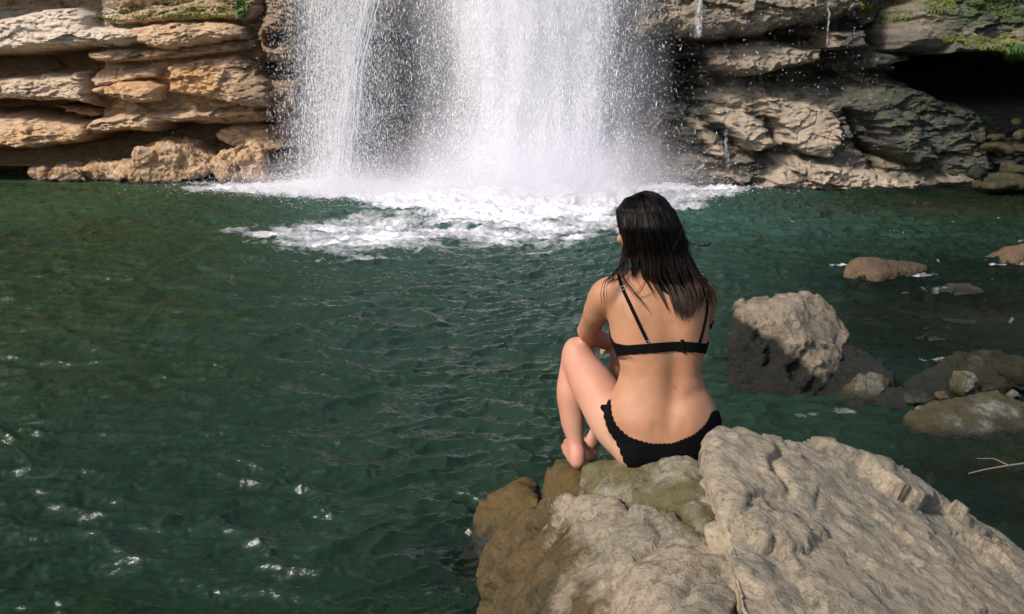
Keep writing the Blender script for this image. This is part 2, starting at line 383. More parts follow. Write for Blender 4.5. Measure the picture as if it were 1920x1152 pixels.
c = lerp(c, green*1.6, patch([(1600, 120), (1760, 150), (1850, 215), (1850, 330), (1700, 320), (1600, 210)])*.45*sstep(0, .35, n2))
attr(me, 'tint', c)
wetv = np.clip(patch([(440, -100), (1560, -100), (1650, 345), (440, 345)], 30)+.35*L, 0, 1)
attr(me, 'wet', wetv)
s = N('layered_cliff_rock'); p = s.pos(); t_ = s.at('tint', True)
st2 = s.vmul(p, (1, 1, 2.6)); f1 = s.noise(st2, 8, 8, .72, .4); f2 = s.noise(st2, 45, 5, .75)
cc = s.mix(s.ramp(f1, [(.36, 1.), (.47, 0.)]), t_, s.mix(1, t_, (.42, .40, .36), 'MULTIPLY'))
cc = s.mix(s.ramp(f1, [(.56, 0.), (.70, .55)]), cc, s.mix(.5, t_, (.62, .5, .4)))
cc = s.mix(s.ramp(f2, [(.36, .6), (.45, 0.)]), cc, s.mix(1, cc, (.35, .33, .3), 'MULTIPLY'))
wv = s.at('wet')
rgh = s.math('SUBTRACT', .78, s.math('MULTIPLY', wv, .45))
b = s.bump(s.math('ADD', f1, s.math('MULTIPLY', f2, .6)), 1.0, .05)
cliff_mat = s.end(s.bsdf(Base_Color=cc, Roughness=rgh, Normal=b))
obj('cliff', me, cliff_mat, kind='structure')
cliffV = V.reshape(len(zs), len(xs), 3)

# ---------------------------------------------------------------- river bed (ground)
gx = np.concatenate([np.linspace(-60, -12, 20, endpoint=False), np.linspace(-12, 12, 240), np.linspace(12.5, 60, 20)])
gy = np.concatenate([np.linspace(-40, -3, 20, endpoint=False), np.linspace(-3, 16, 200), np.linspace(16.5, 60, 20)])
GX, GY = np.meshgrid(gx, gy)
def bedz(x, y):
    shallow = sstep(1.2, 3.6, x-.12*(y-4)+.5*noise(x*.5, y*.5, 3.))
    z = -1.7+1.35*shallow*sstep(11.5, 6, y)+.75*sstep(6.0, 8.2, x)*sstep(9, 12, y)
    z = z+2.1*sstep(1.6, -1.5, y)*(.4+.6*sstep(-2, 1.0, x))
    z = z+1.2*sstep(-7, -14, x)*0
    return z+.10*fbm(x*1.1, y*1.1, 6., 4)+.05*noise(x*4, y*4, 1.)
GZ = bedz(GX, GY)
me = mesh('river_bed', np.stack([GX, GY, GZ], -1).reshape(-1, 3), gridfaces(len(gy), len(gx)))
bed_mat = rock_mat('river_bed_gravel', (.13, .11, .06), (.20, .16, .10), (.07, .06, .04), scale=1.6, bandz=.4)
obj('river_bed', me, bed_mat, kind='structure')
# ---------------------------------------------------------------- boulders
def rock(name, pts, mat, label, vox=.02, amp=.02, fr=6.0, sm=4, cat='rock', group=None, seed=0, crack=.0, fine_amp=.004, strata=0.0):
    bm = bmesh.new()
    c0 = sum((Vector(p) for p in pts), Vector())/len(pts)
    for p in pts: bm.verts.new(Vector(p)-c0)
    bmesh.ops.convex_hull(bm, input=bm.verts, use_existing_faces=False)
    for v in [v for v in bm.verts if not v.link_faces]: bm.verts.remove(v)
    bmesh.ops.recalc_face_normals(bm, faces=bm.faces)
    m0 = bpy.data.meshes.new(name); bm.to_mesh(m0); bm.free()
    me = remesh(m0, vox); me.name = name
    V = vco(me); V = lap(me, V, sm, .6); setco(me, V)
    nn = vno(me); W = V+np.array(c0)+seed*3.71
    x, y, z = W[:, 0]*fr, W[:, 1]*fr, W[:, 2]*fr
    wq = .35*fbm(x*.8, y*.8, z*.8, 3)
    d = amp*fbm(x*.35, y*.35, z*.35, 3)*1.5+amp*(ridged(x*.9, y*.9, z*.9, 5)-.35)*.35+fine_amp*1.3*fbm(x*5, y*5, z*5, 4)
    d += amp*1.5*facets(x*.38+wq, y*.38-wq, z*.38+wq)+amp*.6*facets(x*1.1+wq*2, y*1.1, z*1.1-wq*2, 5)+fine_amp*1.2*facets(x*3.4+wq*3, y*3.4, z*3.4-wq*3, 11)
    if crack: d -= crack*np.exp(-(np.abs(noise(x*.32+.3*noise(x, y, z), y*.32, z*.32+9))/.035)**2)
    if strata: d += strata*ridged(x*.25+z*.2, y*.25, z*2.6+x*.9, 3)
    V = V+nn*d[:, None]; setco(me, V)
    me.polygons.foreach_set('use_smooth', np.ones(len(me.polygons), bool))
    o = obj(name, me, mat, label=label, category=cat); o.location = c0
    if group: o['group'] = group
    return o

slab_mat = rock_mat('pale_slab_rock', (.36, .285, .195), (.225, .20, .15), (.12, .118, .092), bandz=-.05, bandn=.06, scale=1.3, rot=.9, stretch=(.8, 1.15, 1.1), rough=.85, bumpd=.007, crk=.15)
seat_mat = rock_mat('grey_seat_rock', (.30, .26, .19), (.17, .155, .115), (.10, .10, .075), bandz=.1, bandn=.1, moss=(.09, .075, .03), moss_amt=.2, scale=1.5, bumpd=.006, crk=.25)
algae_mat = rock_mat('algae_brown_rock', (.085, .058, .022), (.05, .04, .018), (.026, .024, .013), bandz=.06, bandn=.05, moss=(.085, .055, .017), moss_amt=.4, scale=1.6, rough=.6, bumpd=.005, crk=.0)
front_mat = rock_mat('brown_and_cream_rock', (.37, .30, .215), (.30, .25, .18), (.17, .15, .11), bandz=.02, bandn=.05, scale=1.2, rough=.85, bumpd=.01)
boul_mat = rock_mat('river_boulder_rock', (.30, .245, .175), (.22, .18, .125), (.13, .11, .08), bandz=.40, bandn=.05, scale=1.6, bandc=(.013, .014, .010), rough=.8, tilt=(.72, 1.22))  # boulder turns darker and smoother below a sloping line
dark_mat = rock_mat('wet_dark_rock', (.022, .022, .017), (.035, .03, .02), (.012, .012, .009), bandz=.5, bandn=.05, scale=2, rough=.4)
pile_mat = rock_mat('green_brown_rock', (.030, .027, .018), (.062, .053, .037), (.012, .012, .009), bandz=.03, bandn=.05, moss=(.022, .022, .01), moss_amt=.3, scale=2.5, rough=.6)
flat_mat = rock_mat('flat_grey_rock', (.25, .235, .20), (.10, .095, .07), (.035, .035, .025), bandz=.0, bandn=.03, moss=(.06, .05, .02), moss_amt=.3, scale=2, rough=.55)
sunk_mat = rock_mat('reddish_wet_rock', (.15, .095, .055), (.10, .07, .045), (.09, .07, .045), bandz=-.2, bandn=.03, scale=2, rough=.35)

def front_tint(o, left, right_col):
    """brown algae film covering the left end of the front rock"""
B_ = Vector
def PP(*a): return [P(*q) for q in a]
# pale slab filling the right foreground
rock('boulder', PP((1325, 842, 2.42), (1345, 812, 2.5), (1385, 799, 2.56), (1430, 803, 2.58), (1500, 832, 2.56), (1560, 836, 2.6), (1620, 852, 2.64), (1700, 893, 2.7), (1760, 935, 2.72), (1815, 974, 2.8), (1850, 990, 2.82), (1925, 1062, 2.95),
                   (1345, 905, 2.24), (1362, 960, 2.1), (1385, 1010, 2.0), (1410, 1060, 1.92), (1410, 1160, 1.65), (1400, 1250, 1.42), (1900, 1250, 1.7), (2050, 1160, 2.2))
     + [B_((.75, 2.75, -.5)), B_((1.75, 3.1, -.5)), B_((1.9, 2.0, -.5)), B_((.85, 1.5, -.5)), B_((1.5, 1.2, -.3)), B_((.6, 2.7, -.2))],
     slab_mat, 'huge pale beige slab in front, sloping down to the right beside the seated woman', vox=.010, amp=.024, fr=4.2, sm=2, crack=.022, strata=.003, fine_amp=.005)
# rock the woman sits on
rock('boulder', PP((1100, 905, 2.62), (1105, 880, 2.66), (1150, 872, 2.62), (1180, 886, 2.48), (1250, 868, 2.46), (1285, 862, 2.45), (1310, 880, 2.42), (1335, 915, 2.3), (1310, 960, 2.12), (1250, 940, 2.22), (1180, 925, 2.38), (1110, 925, 2.52), (1345, 1010, 2.02))
     + PP((1300, 885, 2.75), (1130, 890, 2.95)) + [B_((.2, 2.8, -.5)), B_((.75, 2.8, -.4)), B_((.7, 2.0, -.3)), B_((.25, 2.3, -.4)), B_((.65, 1.95, .2))],
     seat_mat, 'grey ridged rock directly under the seated woman, right of the brown foot rock', vox=.0095, amp=.022, fr=5, sm=2, crack=.016, fine_amp=.005, seed=2)
# brown rock under her foot
rock('boulder', PP((1022, 885, 2.95), (1035, 868, 2.95), (1060, 866, 2.93), (1090, 884, 2.8), (1105, 880, 2.85), (1110, 905, 2.7), (1100, 930, 2.62), (1026, 934, 2.85), (1020, 905, 2.92), (1120, 872, 3.12), (1050, 866, 3.15))
     + [B_((.1, 3.2, -.4)), B_((.3, 3.2, -.4)), B_((.1, 2.8, -.4)), B_((.3, 2.7, -.4))],
     algae_mat, 'brown rounded rock holding the left foot of the seated woman', vox=.01, amp=.01, fr=7, sm=4, seed=3)
# slab front-left, cream with a brown end
fr_o = rock('boulder', PP((1092, 937, 2.44), (1130, 936, 2.4), (1200, 948, 2.28), (1260, 972, 2.14), (1310, 1005, 2.05), (1380, 1052, 1.93), (1400, 1070, 1.88), (1360, 1160, 1.62),
                   (1030, 935, 2.68), (975, 965, 2.78), (925, 1010, 2.86), (908, 1040, 2.85), (906, 1070, 2.8), (915, 1160, 2.35), (1000, 1250, 1.8), (1350, 1250, 1.4))
     + [B_((-.12, 2.9, -.5)), B_((-.05, 1.9, -.4)), B_((.2, 2.7, -.4)), B_((.6, 1.9, -.3)), B_((.5, 1.2, -.2)), B_((.05, 1.5, -.2))],
     front_mat, 'cream slab with a brown algae covered left end, at the bottom below the seated woman', vox=.0095, amp=.022, fr=4.5, sm=2, crack=.018, fine_amp=.005, seed=4)
s = N('cream_rock_brown_end'); # same stone, algae film on its water end (local x)
p = s.pos(); q = s.vmul(p, (1, 1, 1.2))
big = s.noise(q, 3, 5, .6, .4); mid = s.noise(q, 11, 6, .65, .3); fin = s.noise(q, 60, 5, .7)
c = s.mix(s.ramp(big, [(.35, 0.), (.62, 1.)]), (.31, .25, .175), (.21, .185, .14))
c = s.mix(s.ramp(mid, [(.52, 0.), (.68, 1.)]), c, (.14, .125, .095))
m25 = s.noise(q, 24, 6, .72, .8)
c = s.mix(s.ramp(m25, [(.38, .6), (.48, 0.)]), c, s.mix(1, c, (.42, .42, .40), 'MULTIPLY'))
al = s.mix(s.ramp(mid, [(.4, 0.), (.62, 1.)]), (.10, .066, .027), (.05, .041, .018))
sp = s.n('SeparateXYZ'); s.t.links.new(p, sp.inputs[0])
ed = s.math('ADD', s.math('ADD', sp.outputs[0], s.math('MULTIPLY', sp.outputs[1], .0)), s.math('MULTIPLY', s.math('SUBTRACT', s.noise(p, 5, 5, .6), .5), .42))
mr = s.n('MapRange'); s.set(mr.inputs[0], ed); mr.inputs[1].default_value = .13; mr.inputs[2].default_value = .19; mr.inputs[3].default_value = 1; mr.inputs[4].default_value = 0
c = s.mix(mr.outputs[0], c, al)
c = s.mix(s.ramp(fin, [(.40, .5), (.52, 0.)]), c, s.mix(1, c, (.4, .38, .34), 'MULTIPLY'))
fr_o.data.materials[0] = s.end(s.bsdf(Base_Color=c, Roughness=.8, Specular_IOR_Level=.25, Normal=s.bump(s.math('ADD', s.noise(q, 26, 6, .72, .8), s.math('MULTIPLY', fin, .45)), 1.0, .014)))
# small brown rock in the water, left of it
rock('boulder', PP((905, 925, 3.1), (945, 904, 3.12), (985, 902, 3.1), (1015, 922, 3.0), (1015, 940, 2.9), (960, 965, 2.9), (892, 985, 3.05), (900, 1000, 3.0), (1000, 905, 3.3))
     + [B_((-.15, 3.25, -.3)), B_((.1, 3.3, -.3)), B_((.1, 2.8, -.3)), B_((-.15, 2.9, -.3))],
     algae_mat, 'small brown rock at the water edge, left of the brown foot rock', vox=.012, amp=.014, fr=8, sm=3, seed=5)
# wedged splinter in the crack
rock('rock_splinter', PP((1235, 950, 2.2), (1262, 960, 2.16), (1345, 1022, 2.02), (1352, 1032, 2.0), (1325, 1030, 1.99), (1250, 972, 2.12)) + [p+Vector((0, .02, -.09)) for p in PP((1240, 955, 2.2), (1345, 1026, 2.02), (1325, 1030, 1.99))],
     seat_mat, 'thin grey splinter wedged in the crack between seat rock and cream slab', vox=.008, amp=.004, fr=14, sm=2, seed=6)

# big boulder standing in the water to the right
def base(pts, z=-.5): return [Vector((p.x, p.y, z)) for p in pts]
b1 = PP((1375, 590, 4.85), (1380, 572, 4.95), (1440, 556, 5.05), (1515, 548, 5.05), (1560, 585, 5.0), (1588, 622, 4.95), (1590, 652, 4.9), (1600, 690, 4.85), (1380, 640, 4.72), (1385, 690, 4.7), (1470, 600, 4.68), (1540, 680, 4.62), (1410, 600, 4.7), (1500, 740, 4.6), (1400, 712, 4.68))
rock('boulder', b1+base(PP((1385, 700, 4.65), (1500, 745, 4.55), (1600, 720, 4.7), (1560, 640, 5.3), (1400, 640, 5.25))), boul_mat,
     'tall angular boulder with pale top standing in the water right of the woman', vox=.014, amp=.024, fr=5, sm=2, seed=29, crack=.006)
rock('boulder', PP((1550, 655, 4.8), (1590, 636, 4.85), (1625, 648, 4.82), (1655, 668, 4.78), (1676, 700, 4.7), (1668, 735, 4.6), (1590, 745, 4.55), (1540, 720, 4.65))+base(PP((1560, 740, 4.7), (1665, 730, 4.7), (1640, 690, 5.2), (1570, 690, 5.2))), dark_mat,
     'black wet rock leaning behind the tall angular boulder', vox=.016, amp=.02, fr=8, sm=2, seed=8)
rock('boulder', PP((1566, 740, 4.55), (1610, 700, 4.6), (1650, 697, 4.62), (1668, 712, 4.6), (1645, 745, 4.5), (1620, 750, 4.48))+base(PP((1570, 752, 4.45), (1640, 752, 4.45), (1660, 730, 4.8), (1590, 730, 4.8))), flat_mat,
     'greenish wedge shaped rock at the foot of the black wet rock', vox=.013, amp=.008, fr=8, sm=3, seed=9)
rock('boulder', PP((1640, 745, 4.5), (1665, 726, 4.55), (1690, 724, 4.55), (1710, 745, 4.5), (1700, 760, 4.42), (1655, 760, 4.42))+base(PP((1645, 762, 4.4), (1705, 762, 4.4), (1700, 740, 4.7), (1650, 740, 4.7))), dark_mat,
     'small dark wet stone right of the greenish wedge rock', vox=.012, amp=.007, fr=9, sm=3, seed=10)
rock('boulder', PP((1688, 718, 4.75), (1730, 690, 4.8), (1780, 668, 4.86), (1850, 660, 4.9), (1920, 668, 4.9), (1990, 690, 4.9), (1935, 735, 4.6), (1760, 748, 4.52), (1700, 742, 4.56))+base(PP((1690, 750, 4.5), (1935, 750, 4.5), (2000, 700, 5.2), (1760, 680, 5.2))), pile_mat,
     'broad dark mottled rock behind the rounded stones at the right edge', vox=.016, amp=.02, fr=8, sm=2, seed=11)
rock('boulder', PP((1695, 780, 4.1), (1720, 762, 4.2), (1800, 745, 4.3), (1862, 728, 4.38), (1910, 745, 4.35), (2000, 775, 4.3), (1930, 800, 4.08), (1840, 805, 4.0), (1750, 797, 4.02))+base(PP((1700, 800, 3.95), (1950, 812, 3.9), (2030, 780, 4.4), (1760, 755, 4.5))), flat_mat,
     'flat wide grey rock lying low in the water at the right edge', vox=.013, amp=.010, fr=7, sm=4, seed=12)
def stone(cx, cy, Yd, w, h, mat, label, seed, group=None, dz=.8, name='stone', vox=None):
    rs = random.Random(seed); c = P(cx, cy, Yd); k = math.hypot(Yd, CAMZ-c.z)/FPX; rx, rz = w*k/2, h*k/2
    pts = []
    for i in range(15):
        v = Vector((rs.gauss(0, 1), rs.gauss(0, 1), rs.gauss(0, 1))).normalized()
        pts.append(c+Vector((v.x*rx*rs.uniform(.9, 1.08), v.y*rx*dz, v.z*rz*rs.uniform(.88, 1.08))))
    return rock(name, pts, mat, label, vox=vox or max(rx/16, .006), amp=rx*.09, fr=1.1/rx, sm=3, seed=seed, group=group, cat='stone', fine_amp=rx*.02)
stone(1806, 722, 4.46, 62, 58, flat_mat, 'rounded grey green stone in front of the broad dark mottled rock', 21)
stone(1866, 726, 4.46, 60, 42, pile_mat, 'small stone lying between the rounded grey green stone and the right edge', 22)
stone(1725, 744, 4.46, 76, 30, algae_mat, 'low brown stone lying left of the rounded grey green stone', 23)
stone(1912, 702, 4.6, 80, 74, pile_mat, 'dark rounded stone partly cut off by the right edge above the flat grey rock', 24)
stone(1768, 742, 4.44, 34, 20, sunk_mat, 'small reddish stone squeezed in front of the rounded grey green stone', 25)
stone(1898, 744, 4.42, 40, 26, flat_mat, 'small pale stone resting on the upper edge of the flat grey rock', 26)
# low rocks washed by the current
def wash(pts, label, seed, mat=sunk_mat, dz=-.35):
    f = [G(a, b, c*1.5 if c > 0 else c) for a, b, c in pts]; top = [v for v in f]
    return rock('river_rock', top+base(f, dz), mat, label, vox=.018, amp=.010, fr=5, sm=3, seed=seed, cat='rock')
wash([(1580, 508, .0), (1592, 486, .06), (1612, 481, .09), (1680, 486, .07), (1740, 497, .02), (1735, 507, 0), (1650, 514, .02), (1600, 515, 0)], 'low reddish rock washed by white water, above the tall boulder', 31)
wash([(1850, 476, .0), (1880, 462, .06), (1925, 455, .10), (1990, 462, .1), (1990, 485, 0), (1900, 488, .01)], 'low reddish rock washed by the current at the right edge', 32)
wash([(1745, 545, -.02), (1775, 530, .02), (1820, 532, .02), (1850, 545, .0), (1810, 555, -.02)], 'nearly sunken brown rock right below the low reddish rock', 33, flat_mat)
wash([(1560, 640, -.05), (1640, 600, -.03), (1760, 590, -.03), (1850, 600, -.04), (1800, 640, -.05)], 'brown rock lying just under the water behind the boulders', 34, algae_mat)
wash([(1780, 935, -.05), (1820, 905, -.02), (1900, 898, -.02), (1960, 920, -.03), (1900, 945, -.05)], 'dark brown rock just under the water beside the drift branch', 35, algae_mat)
wash([(850, 1010, -.05), (880, 985, -.03), (930, 1000, -.03), (940, 1080, -.03), (880, 1100, -.04), (840, 1060, -.06)], 'pale rock just under the water left of the cream slab', 36, flat_mat)
# stones in front of the cave and ledge rocks along the left foot
cave_mat = rock_mat('dark_heap_rock', (.05, .045, .03), (.09, .078, .055), (.02, .02, .014), bandz=.03, bandn=.05, moss=(.04, .038, .014), moss_amt=.3, scale=2.5, rough=.6)
CV = [(1839, 256, 22, 30, cave_mat), (1862, 258, 42, 16, cave_mat), (1906, 228, 26, 22, cave_mat), (1912, 256, 34, 30, cave_mat), (1868, 284, 60, 36, cave_mat), (1832, 292, 22, 18, sunk_mat), (1915, 278, 40, 20, cave_mat),
      (1902, 312, 60, 40, cave_mat), (1832, 322, 44, 28, dark_mat), (1785, 324, 40, 14, cave_mat), (1935, 246, 34, 40, cave_mat), (1882, 332, 90, 20, cave_mat), (1890, 345, 110, 14, cave_mat)]
CVL = ['upright oval grey stone at the left end of the heap in front of the cave', 'flat brown stone resting on the squarish stone at the cave', 'topmost round stone of the heap at the cave', 'stone below the topmost round one at the right edge by the cave',
       'squarish dark stone in the middle of the heap at the cave', 'small reddish stone left of the squarish dark stone', 'flat brown stone right of the squarish dark stone', 'broad brown rock at the right edge, foot of the heap by the cave',
       'black wet stone at the water below the small reddish stone', 'thin brown stone at the water line left of the heap', 'stone cut off by the right edge beside the heap', 'low wide stone in the shallows under the heap', 'flat algae brown rock in the water, nearest of the heap by the cave']
for i, ((a, b_, c_, d_, m_), l_) in enumerate(zip(CV, CVL)):
    stone(a, b_, 12.55-.012*(b_-230)*.3-(.25 if b_ > 300 else 0), c_*1.12, d_*1.15, m_, l_, 40+i, 'stones heaped in front of the cave', vox=.03)
ledge_mat = rock_mat('tan_ledge_rock', (.74, .52, .34), (.62, .38, .20), (.34, .22, .14), bandz=.0, bandn=.03, scale=2, rough=.36, bumpd=.02)
def ledge(pts, Yd, dep, label, seed):
    f = PP(*[(a, b_, Yd+rndy.uniform(-.05, .05)) for a, b_ in pts])
    return rock('ledge_rock', f+[v+Vector((0, dep, 0)) for v in f]+[Vector((v.x, v.y, min(v.z, -.15))) for v in f[-2:]], ledge_mat, label, vox=.017, amp=.036, fr=9, sm=1, seed=seed, strata=.008, fine_amp=.012)
rndy = random.Random(3)
ledge([(48, 325), (60, 316), (84, 318), (88, 328), (82, 333)], 13.1, .5, 'small pointed tan ledge rock at the far left of the waterline', 61)
ledge([(84, 330), (90, 315), (108, 310), (140, 318), (160, 334), (100, 336)], 13.05, .6, 'tan wedge rock second from the left along the left waterline', 62)
ledge([(140, 318), (170, 311), (205, 310), (230, 308), (246, 318), (245, 324), (160, 322)], 13.1, .6, 'thin overhanging tan slab left of the bulky shining ledge rock', 63)
ledge([(205, 332), (232, 312), (248, 310), (250, 330), (230, 335)], 13.0, .5, 'short tan block touching the bulky shining ledge rock', 64)
ledge([(244, 325), (246, 300), (254, 282), (282, 274), (340, 278), (380, 298), (392, 306), (388, 320), (330, 325), (290, 330), (250, 331)], 12.95, .8, 'bulky shining tan ledge rock on the left waterline', 65)
ledge([(392, 312), (402, 297), (440, 278), (444, 305), (420, 316)], 13.0, .5, 'tan block right of the bulky shining ledge rock', 66)
ledge([(446, 292), (470, 278), (490, 280), (492, 288), (450, 296)], 13.0, .5, 'small pale ledge stone close to the left cascade', 67)
# ---------------------------------------------------------------- pool surface, real waves
ry = np.concatenate([np.linspace(-6, 1.3, 30, endpoint=False), 1.3*np.exp(np.linspace(0, math.log(17.5/1.3), 900))])
cu = np.concatenate([np.linspace(-4, -.66, 50, endpoint=False), np.linspace(-.66, .66, 820, endpoint=False), np.linspace(.66, 4, 50)])
U, YY = np.meshgrid(cu, ry); XX = U*np.maximum(YY, 3.0)
def env(x, y, cx, cy, rx, ry_): return np.exp(-(((x-cx)/rx)**2+((y-cy)/ry_)**2))
def waves(x, y):
    ax = x*.86+y*.5; ay = -x*.5+y*.86
    h = .020*fbm(x*1.1, y*2.0, .4, 3)
    h = h+.046*(1-np.abs(noise(x*1.7+.6*noise(x*2, y*3, 2.), y*4.8+.8*noise(x*2, y*2, 7.), 3.)))**2
    h = h+.026*(1-np.abs(noise(ax*4.6+.5*noise(x*4, y*5, 5.), ay*11.5, 8.)))**1.5
    h = h+.011*(1-np.abs(noise(x*10+noise(x*9, y*9, 1.), y*24, 11.)))+.003*noise(x*30, y*46, 3.)
    return h-.075
ch = 1.0+1.6*env(XX, YY, .3, 12, 4.2, 3.5)+.5*sstep(1.5, 4, XX)*sstep(3, 5, YY)
ZZ = waves(XX, YY)*ch
splash = env(XX, YY, .55, 12.1, 2.0, .9)
ZZ = ZZ+splash*(.10+.16*fbm(XX*2.5, YY*2.5, 3., 4))
# foam density as the churned water spreads from the foot of the falls
fpx, fpy = toPx(XX, YY, np.zeros_like(XX)); fpx = fpx+75*fbm(XX*.7, YY*1.2, 9., 4); fpy = fpy+20*fbm(XX*.8, YY*1.0, 19., 4)
def fo(pts, soft, amp=1.0):
    return amp*sstep(-soft, soft, poly_sd(fpx.ravel(), fpy.ravel(), pts)).reshape(fpx.shape)
wn = fbm(XX*.9, YY*1.5, 2.2, 4)
fm = np.maximum.reduce([
    fo([(330, 346), (560, 326), (820, 326), (1200, 330), (1480, 344), (1380, 356), (1200, 364), (1150, 400), (1020, 425), (860, 412), (720, 388), (560, 372), (400, 356)], 34),
    fo([(700, 350), (1150, 350), (1160, 425), (1000, 430), (760, 400)], 70, .95),
    fo([(410, 440), (470, 415), (600, 395), (700, 380), (1170, 380), (1190, 430), (1130, 455), (1060, 478), (900, 470), (760, 470), (640, 488), (560, 470), (430, 448)], 34, .62),
    fo([(520, 484), (640, 470), (1120, 460), (1100, 474), (700, 486), (600, 492)], 8, .48),
    fo([(1230, 340), (1460, 340), (1440, 362), (1300, 392), (1120, 410)], 22, .62)])
fm = np.maximum(fm, .40*env(XX, YY, -.2, 10.9, 3.6, 1.7)+.12*wn)
foam = fm*(1+.30*fbm(XX*1.1, YY*4.5, 41., 4)*sstep(11.6, 9.8, YY)*1.6)-.10*sstep(.1, .5, fbm(XX*1.6, YY*3.2, 51., 3))*sstep(11.3, 10, YY)
# little white caps at the rocks on the right and ripple highlights painted as foam flecks
for (a, b_, r1, r2, k_) in [(1584, 494, .13, .07, .72), (1690, 512, .40, .05, .62), (1765, 540, .22, .10, .56), (1360, 652, .12, .07, .5), (1386, 706, .06, .12, .5), (1540, 768, .30, .06, .50), (1760, 668, .25, .05, .56), (1880, 494, .3, .05, .62), (1700, 612, .6, .07, .36), (1900, 488, .3, .06, .5), (1790, 440, .25, .08, .36),
                            (1740, 676, .35, .06, .42), (1900, 372, .9, .1, .34), (1930, 885, .2, .03, .3), (430, 430, .3, .3, .5), (90, 440, .6, .1, .28)]:
    g_ = G(a, b_); foam = np.maximum(foam, k_*env(XX, YY, g_.x, g_.y, r1*1.6, r2*2.2))
foam = np.maximum(foam, .25*sstep(1.6, 3.5, XX)*sstep(3.4, 6, YY))
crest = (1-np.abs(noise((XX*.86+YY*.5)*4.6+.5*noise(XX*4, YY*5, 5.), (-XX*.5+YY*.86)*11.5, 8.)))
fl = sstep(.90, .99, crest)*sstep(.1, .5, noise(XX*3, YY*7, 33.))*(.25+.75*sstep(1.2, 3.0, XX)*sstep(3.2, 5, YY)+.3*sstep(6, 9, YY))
foam = np.maximum(foam, .50*np.clip(fl, 0, 1))  # highlights on the ripple crests painted in as white flecks
teal = np.array([.024, .050, .036]); olive = np.array([.026, .040, .010]); deep = np.array([.0075, .022, .007]); bright = np.array([.05, .12, .10])
n_ = wn.ravel(); xx, yy = XX.ravel(), YY.ravel()
cw = np.tile(deep, (len(xx), 1))
cw = lerp(cw, teal, (env(xx, yy, .5, 9.5, 4.6, 5.5)*1.15+.3*n_))
cw = lerp(cw, olive, sstep(-.8, -3.2, xx+.8*n_-.1*(yy-5))*sstep(3, 6.0, yy)*(.55+.9*fbm(xx*.35, yy*1.1, 4., 3)))
cw = lerp(cw, np.array([.035, .068, .028]), sstep(-3.2, -5.5, xx)*sstep(8.5, 11, yy)*.8)
cw = lerp(cw, bright, env(xx, yy, .4, 11.2, 3.3, 2.3)*.9)
cw = lerp(cw, deep*.75, sstep(1.4, 3.2, xx)*sstep(10.5, 6, yy)*.85)
cw = cw*.80
cw = lerp(cw, np.array([.017, .021, .009]), sstep(1.5, 2.4, xx+.3*n_)*sstep(4.6, 3.6, yy)*.8)
cw = lerp(cw, np.array([.022, .026, .012]), (env(xx, yy, 3.3, 6.0, .9, .8)+env(xx, yy, 5.5, 10.9, 2.5, .9))*.8*(1+n_))
dep = np.clip(-bedz(xx, yy), 0, 3)
cloud = 1-np.exp(-dep*2.4)
for (a, b_, r_) in [(895, 1040, .30), (1800, 548, .5), (1700, 620, .9), (1870, 922, .45), (1640, 520, .5), (1890, 500, .5), (1740, 350, 1.5)]:
    g_ = G(a, b_); cloud = cloud*(1-.62*env(xx, yy, g_.x, g_.y, r_, r_*1.2))
me = mesh('water', np.stack([XX, YY, ZZ], -1).reshape(-1, 3), gridfaces(len(ry), len(cu)))
attr(me, 'foam', foam.ravel()); attr(me, 'body', cw); attr(me, 'cloud', cloud)
s = N('green_pool_water'); p = s.pos(); body = s.at('body', True)
b1_ = s.noise(s.vmul(p, (1, 1.9, 1)), 16, 4, .6, .6); b2_ = s.noise(s.vmul(p, (1, 1.6, 1)), 45, 3, .6, .3)
nb = s.bump(s.math('ADD', b1_, s.math('MULTIPLY', b2_, .35)), .35, .018)
lw = s.n('Fresnel'); lw.inputs[0].default_value = 1.33; s.set(lw.inputs['Normal'], nb)
dif = s.n('BsdfDiffuse'); s.set(dif.inputs['Color'], body)
tr = s.n('BsdfTransparent'); tr.inputs[0].default_value = (.50, .60, .42, 1)
mb = s.n('MixShader'); s.set(mb.inputs[0], s.at('cloud')); s.set(mb.inputs[1], tr.outputs[0]); s.set(mb.inputs[2], dif.outputs[0])
gl = s.n('BsdfGlossy'); gl.inputs['Roughness'].default_value = .17; s.set(gl.inputs['Normal'], nb)
mg = s.n('MixShader'); s.set(mg.inputs[0], s.math('MULTIPLY', lw.outputs[0], 1.0)); s.set(mg.inputs[1], mb.outputs[0]); s.set(mg.inputs[2], gl.outputs[0])
fa = s.at('foam')
fn = s.noise(s.vmul(p, (.85, 1.35, 1)), 4.5, 8, .68, 1.6)
vo = s.noise(s.vmul(p, (1, 1.3, 1)), 17, 6, .7, 1.0)
fb = s.noise(s.vmul(p, (1, 1.5, 1)), 1.6, 4, .6, .8)
fmx = s.math('ADD', s.math('ADD', s.math('MULTIPLY', fn, .45), s.math('MULTIPLY', vo, .25)), s.math('MULTIPLY', fb, .30))
thr = s.math('ADD', fa, fmx)
mr = s.n('MapRange'); s.set(mr.inputs[0], thr); mr.inputs[1].default_value = .965; mr.inputs[2].default_value = 1.22
fd = s.n('BsdfDiffuse'); fd.inputs[0].default_value = (.66, .65, .685, 1); s.set(fd.inputs['Normal'], s.bump(fmx, .7, .09))
mf = s.n('MixShader'); s.set(mf.inputs[0], mr.outputs[0]); s.set(mf.inputs[1], mg.outputs[0]); s.set(mf.inputs[2], fd.outputs[0])
water_mat = s.end(mf.outputs[0])
obj('water', me, water_mat, kind='structure')

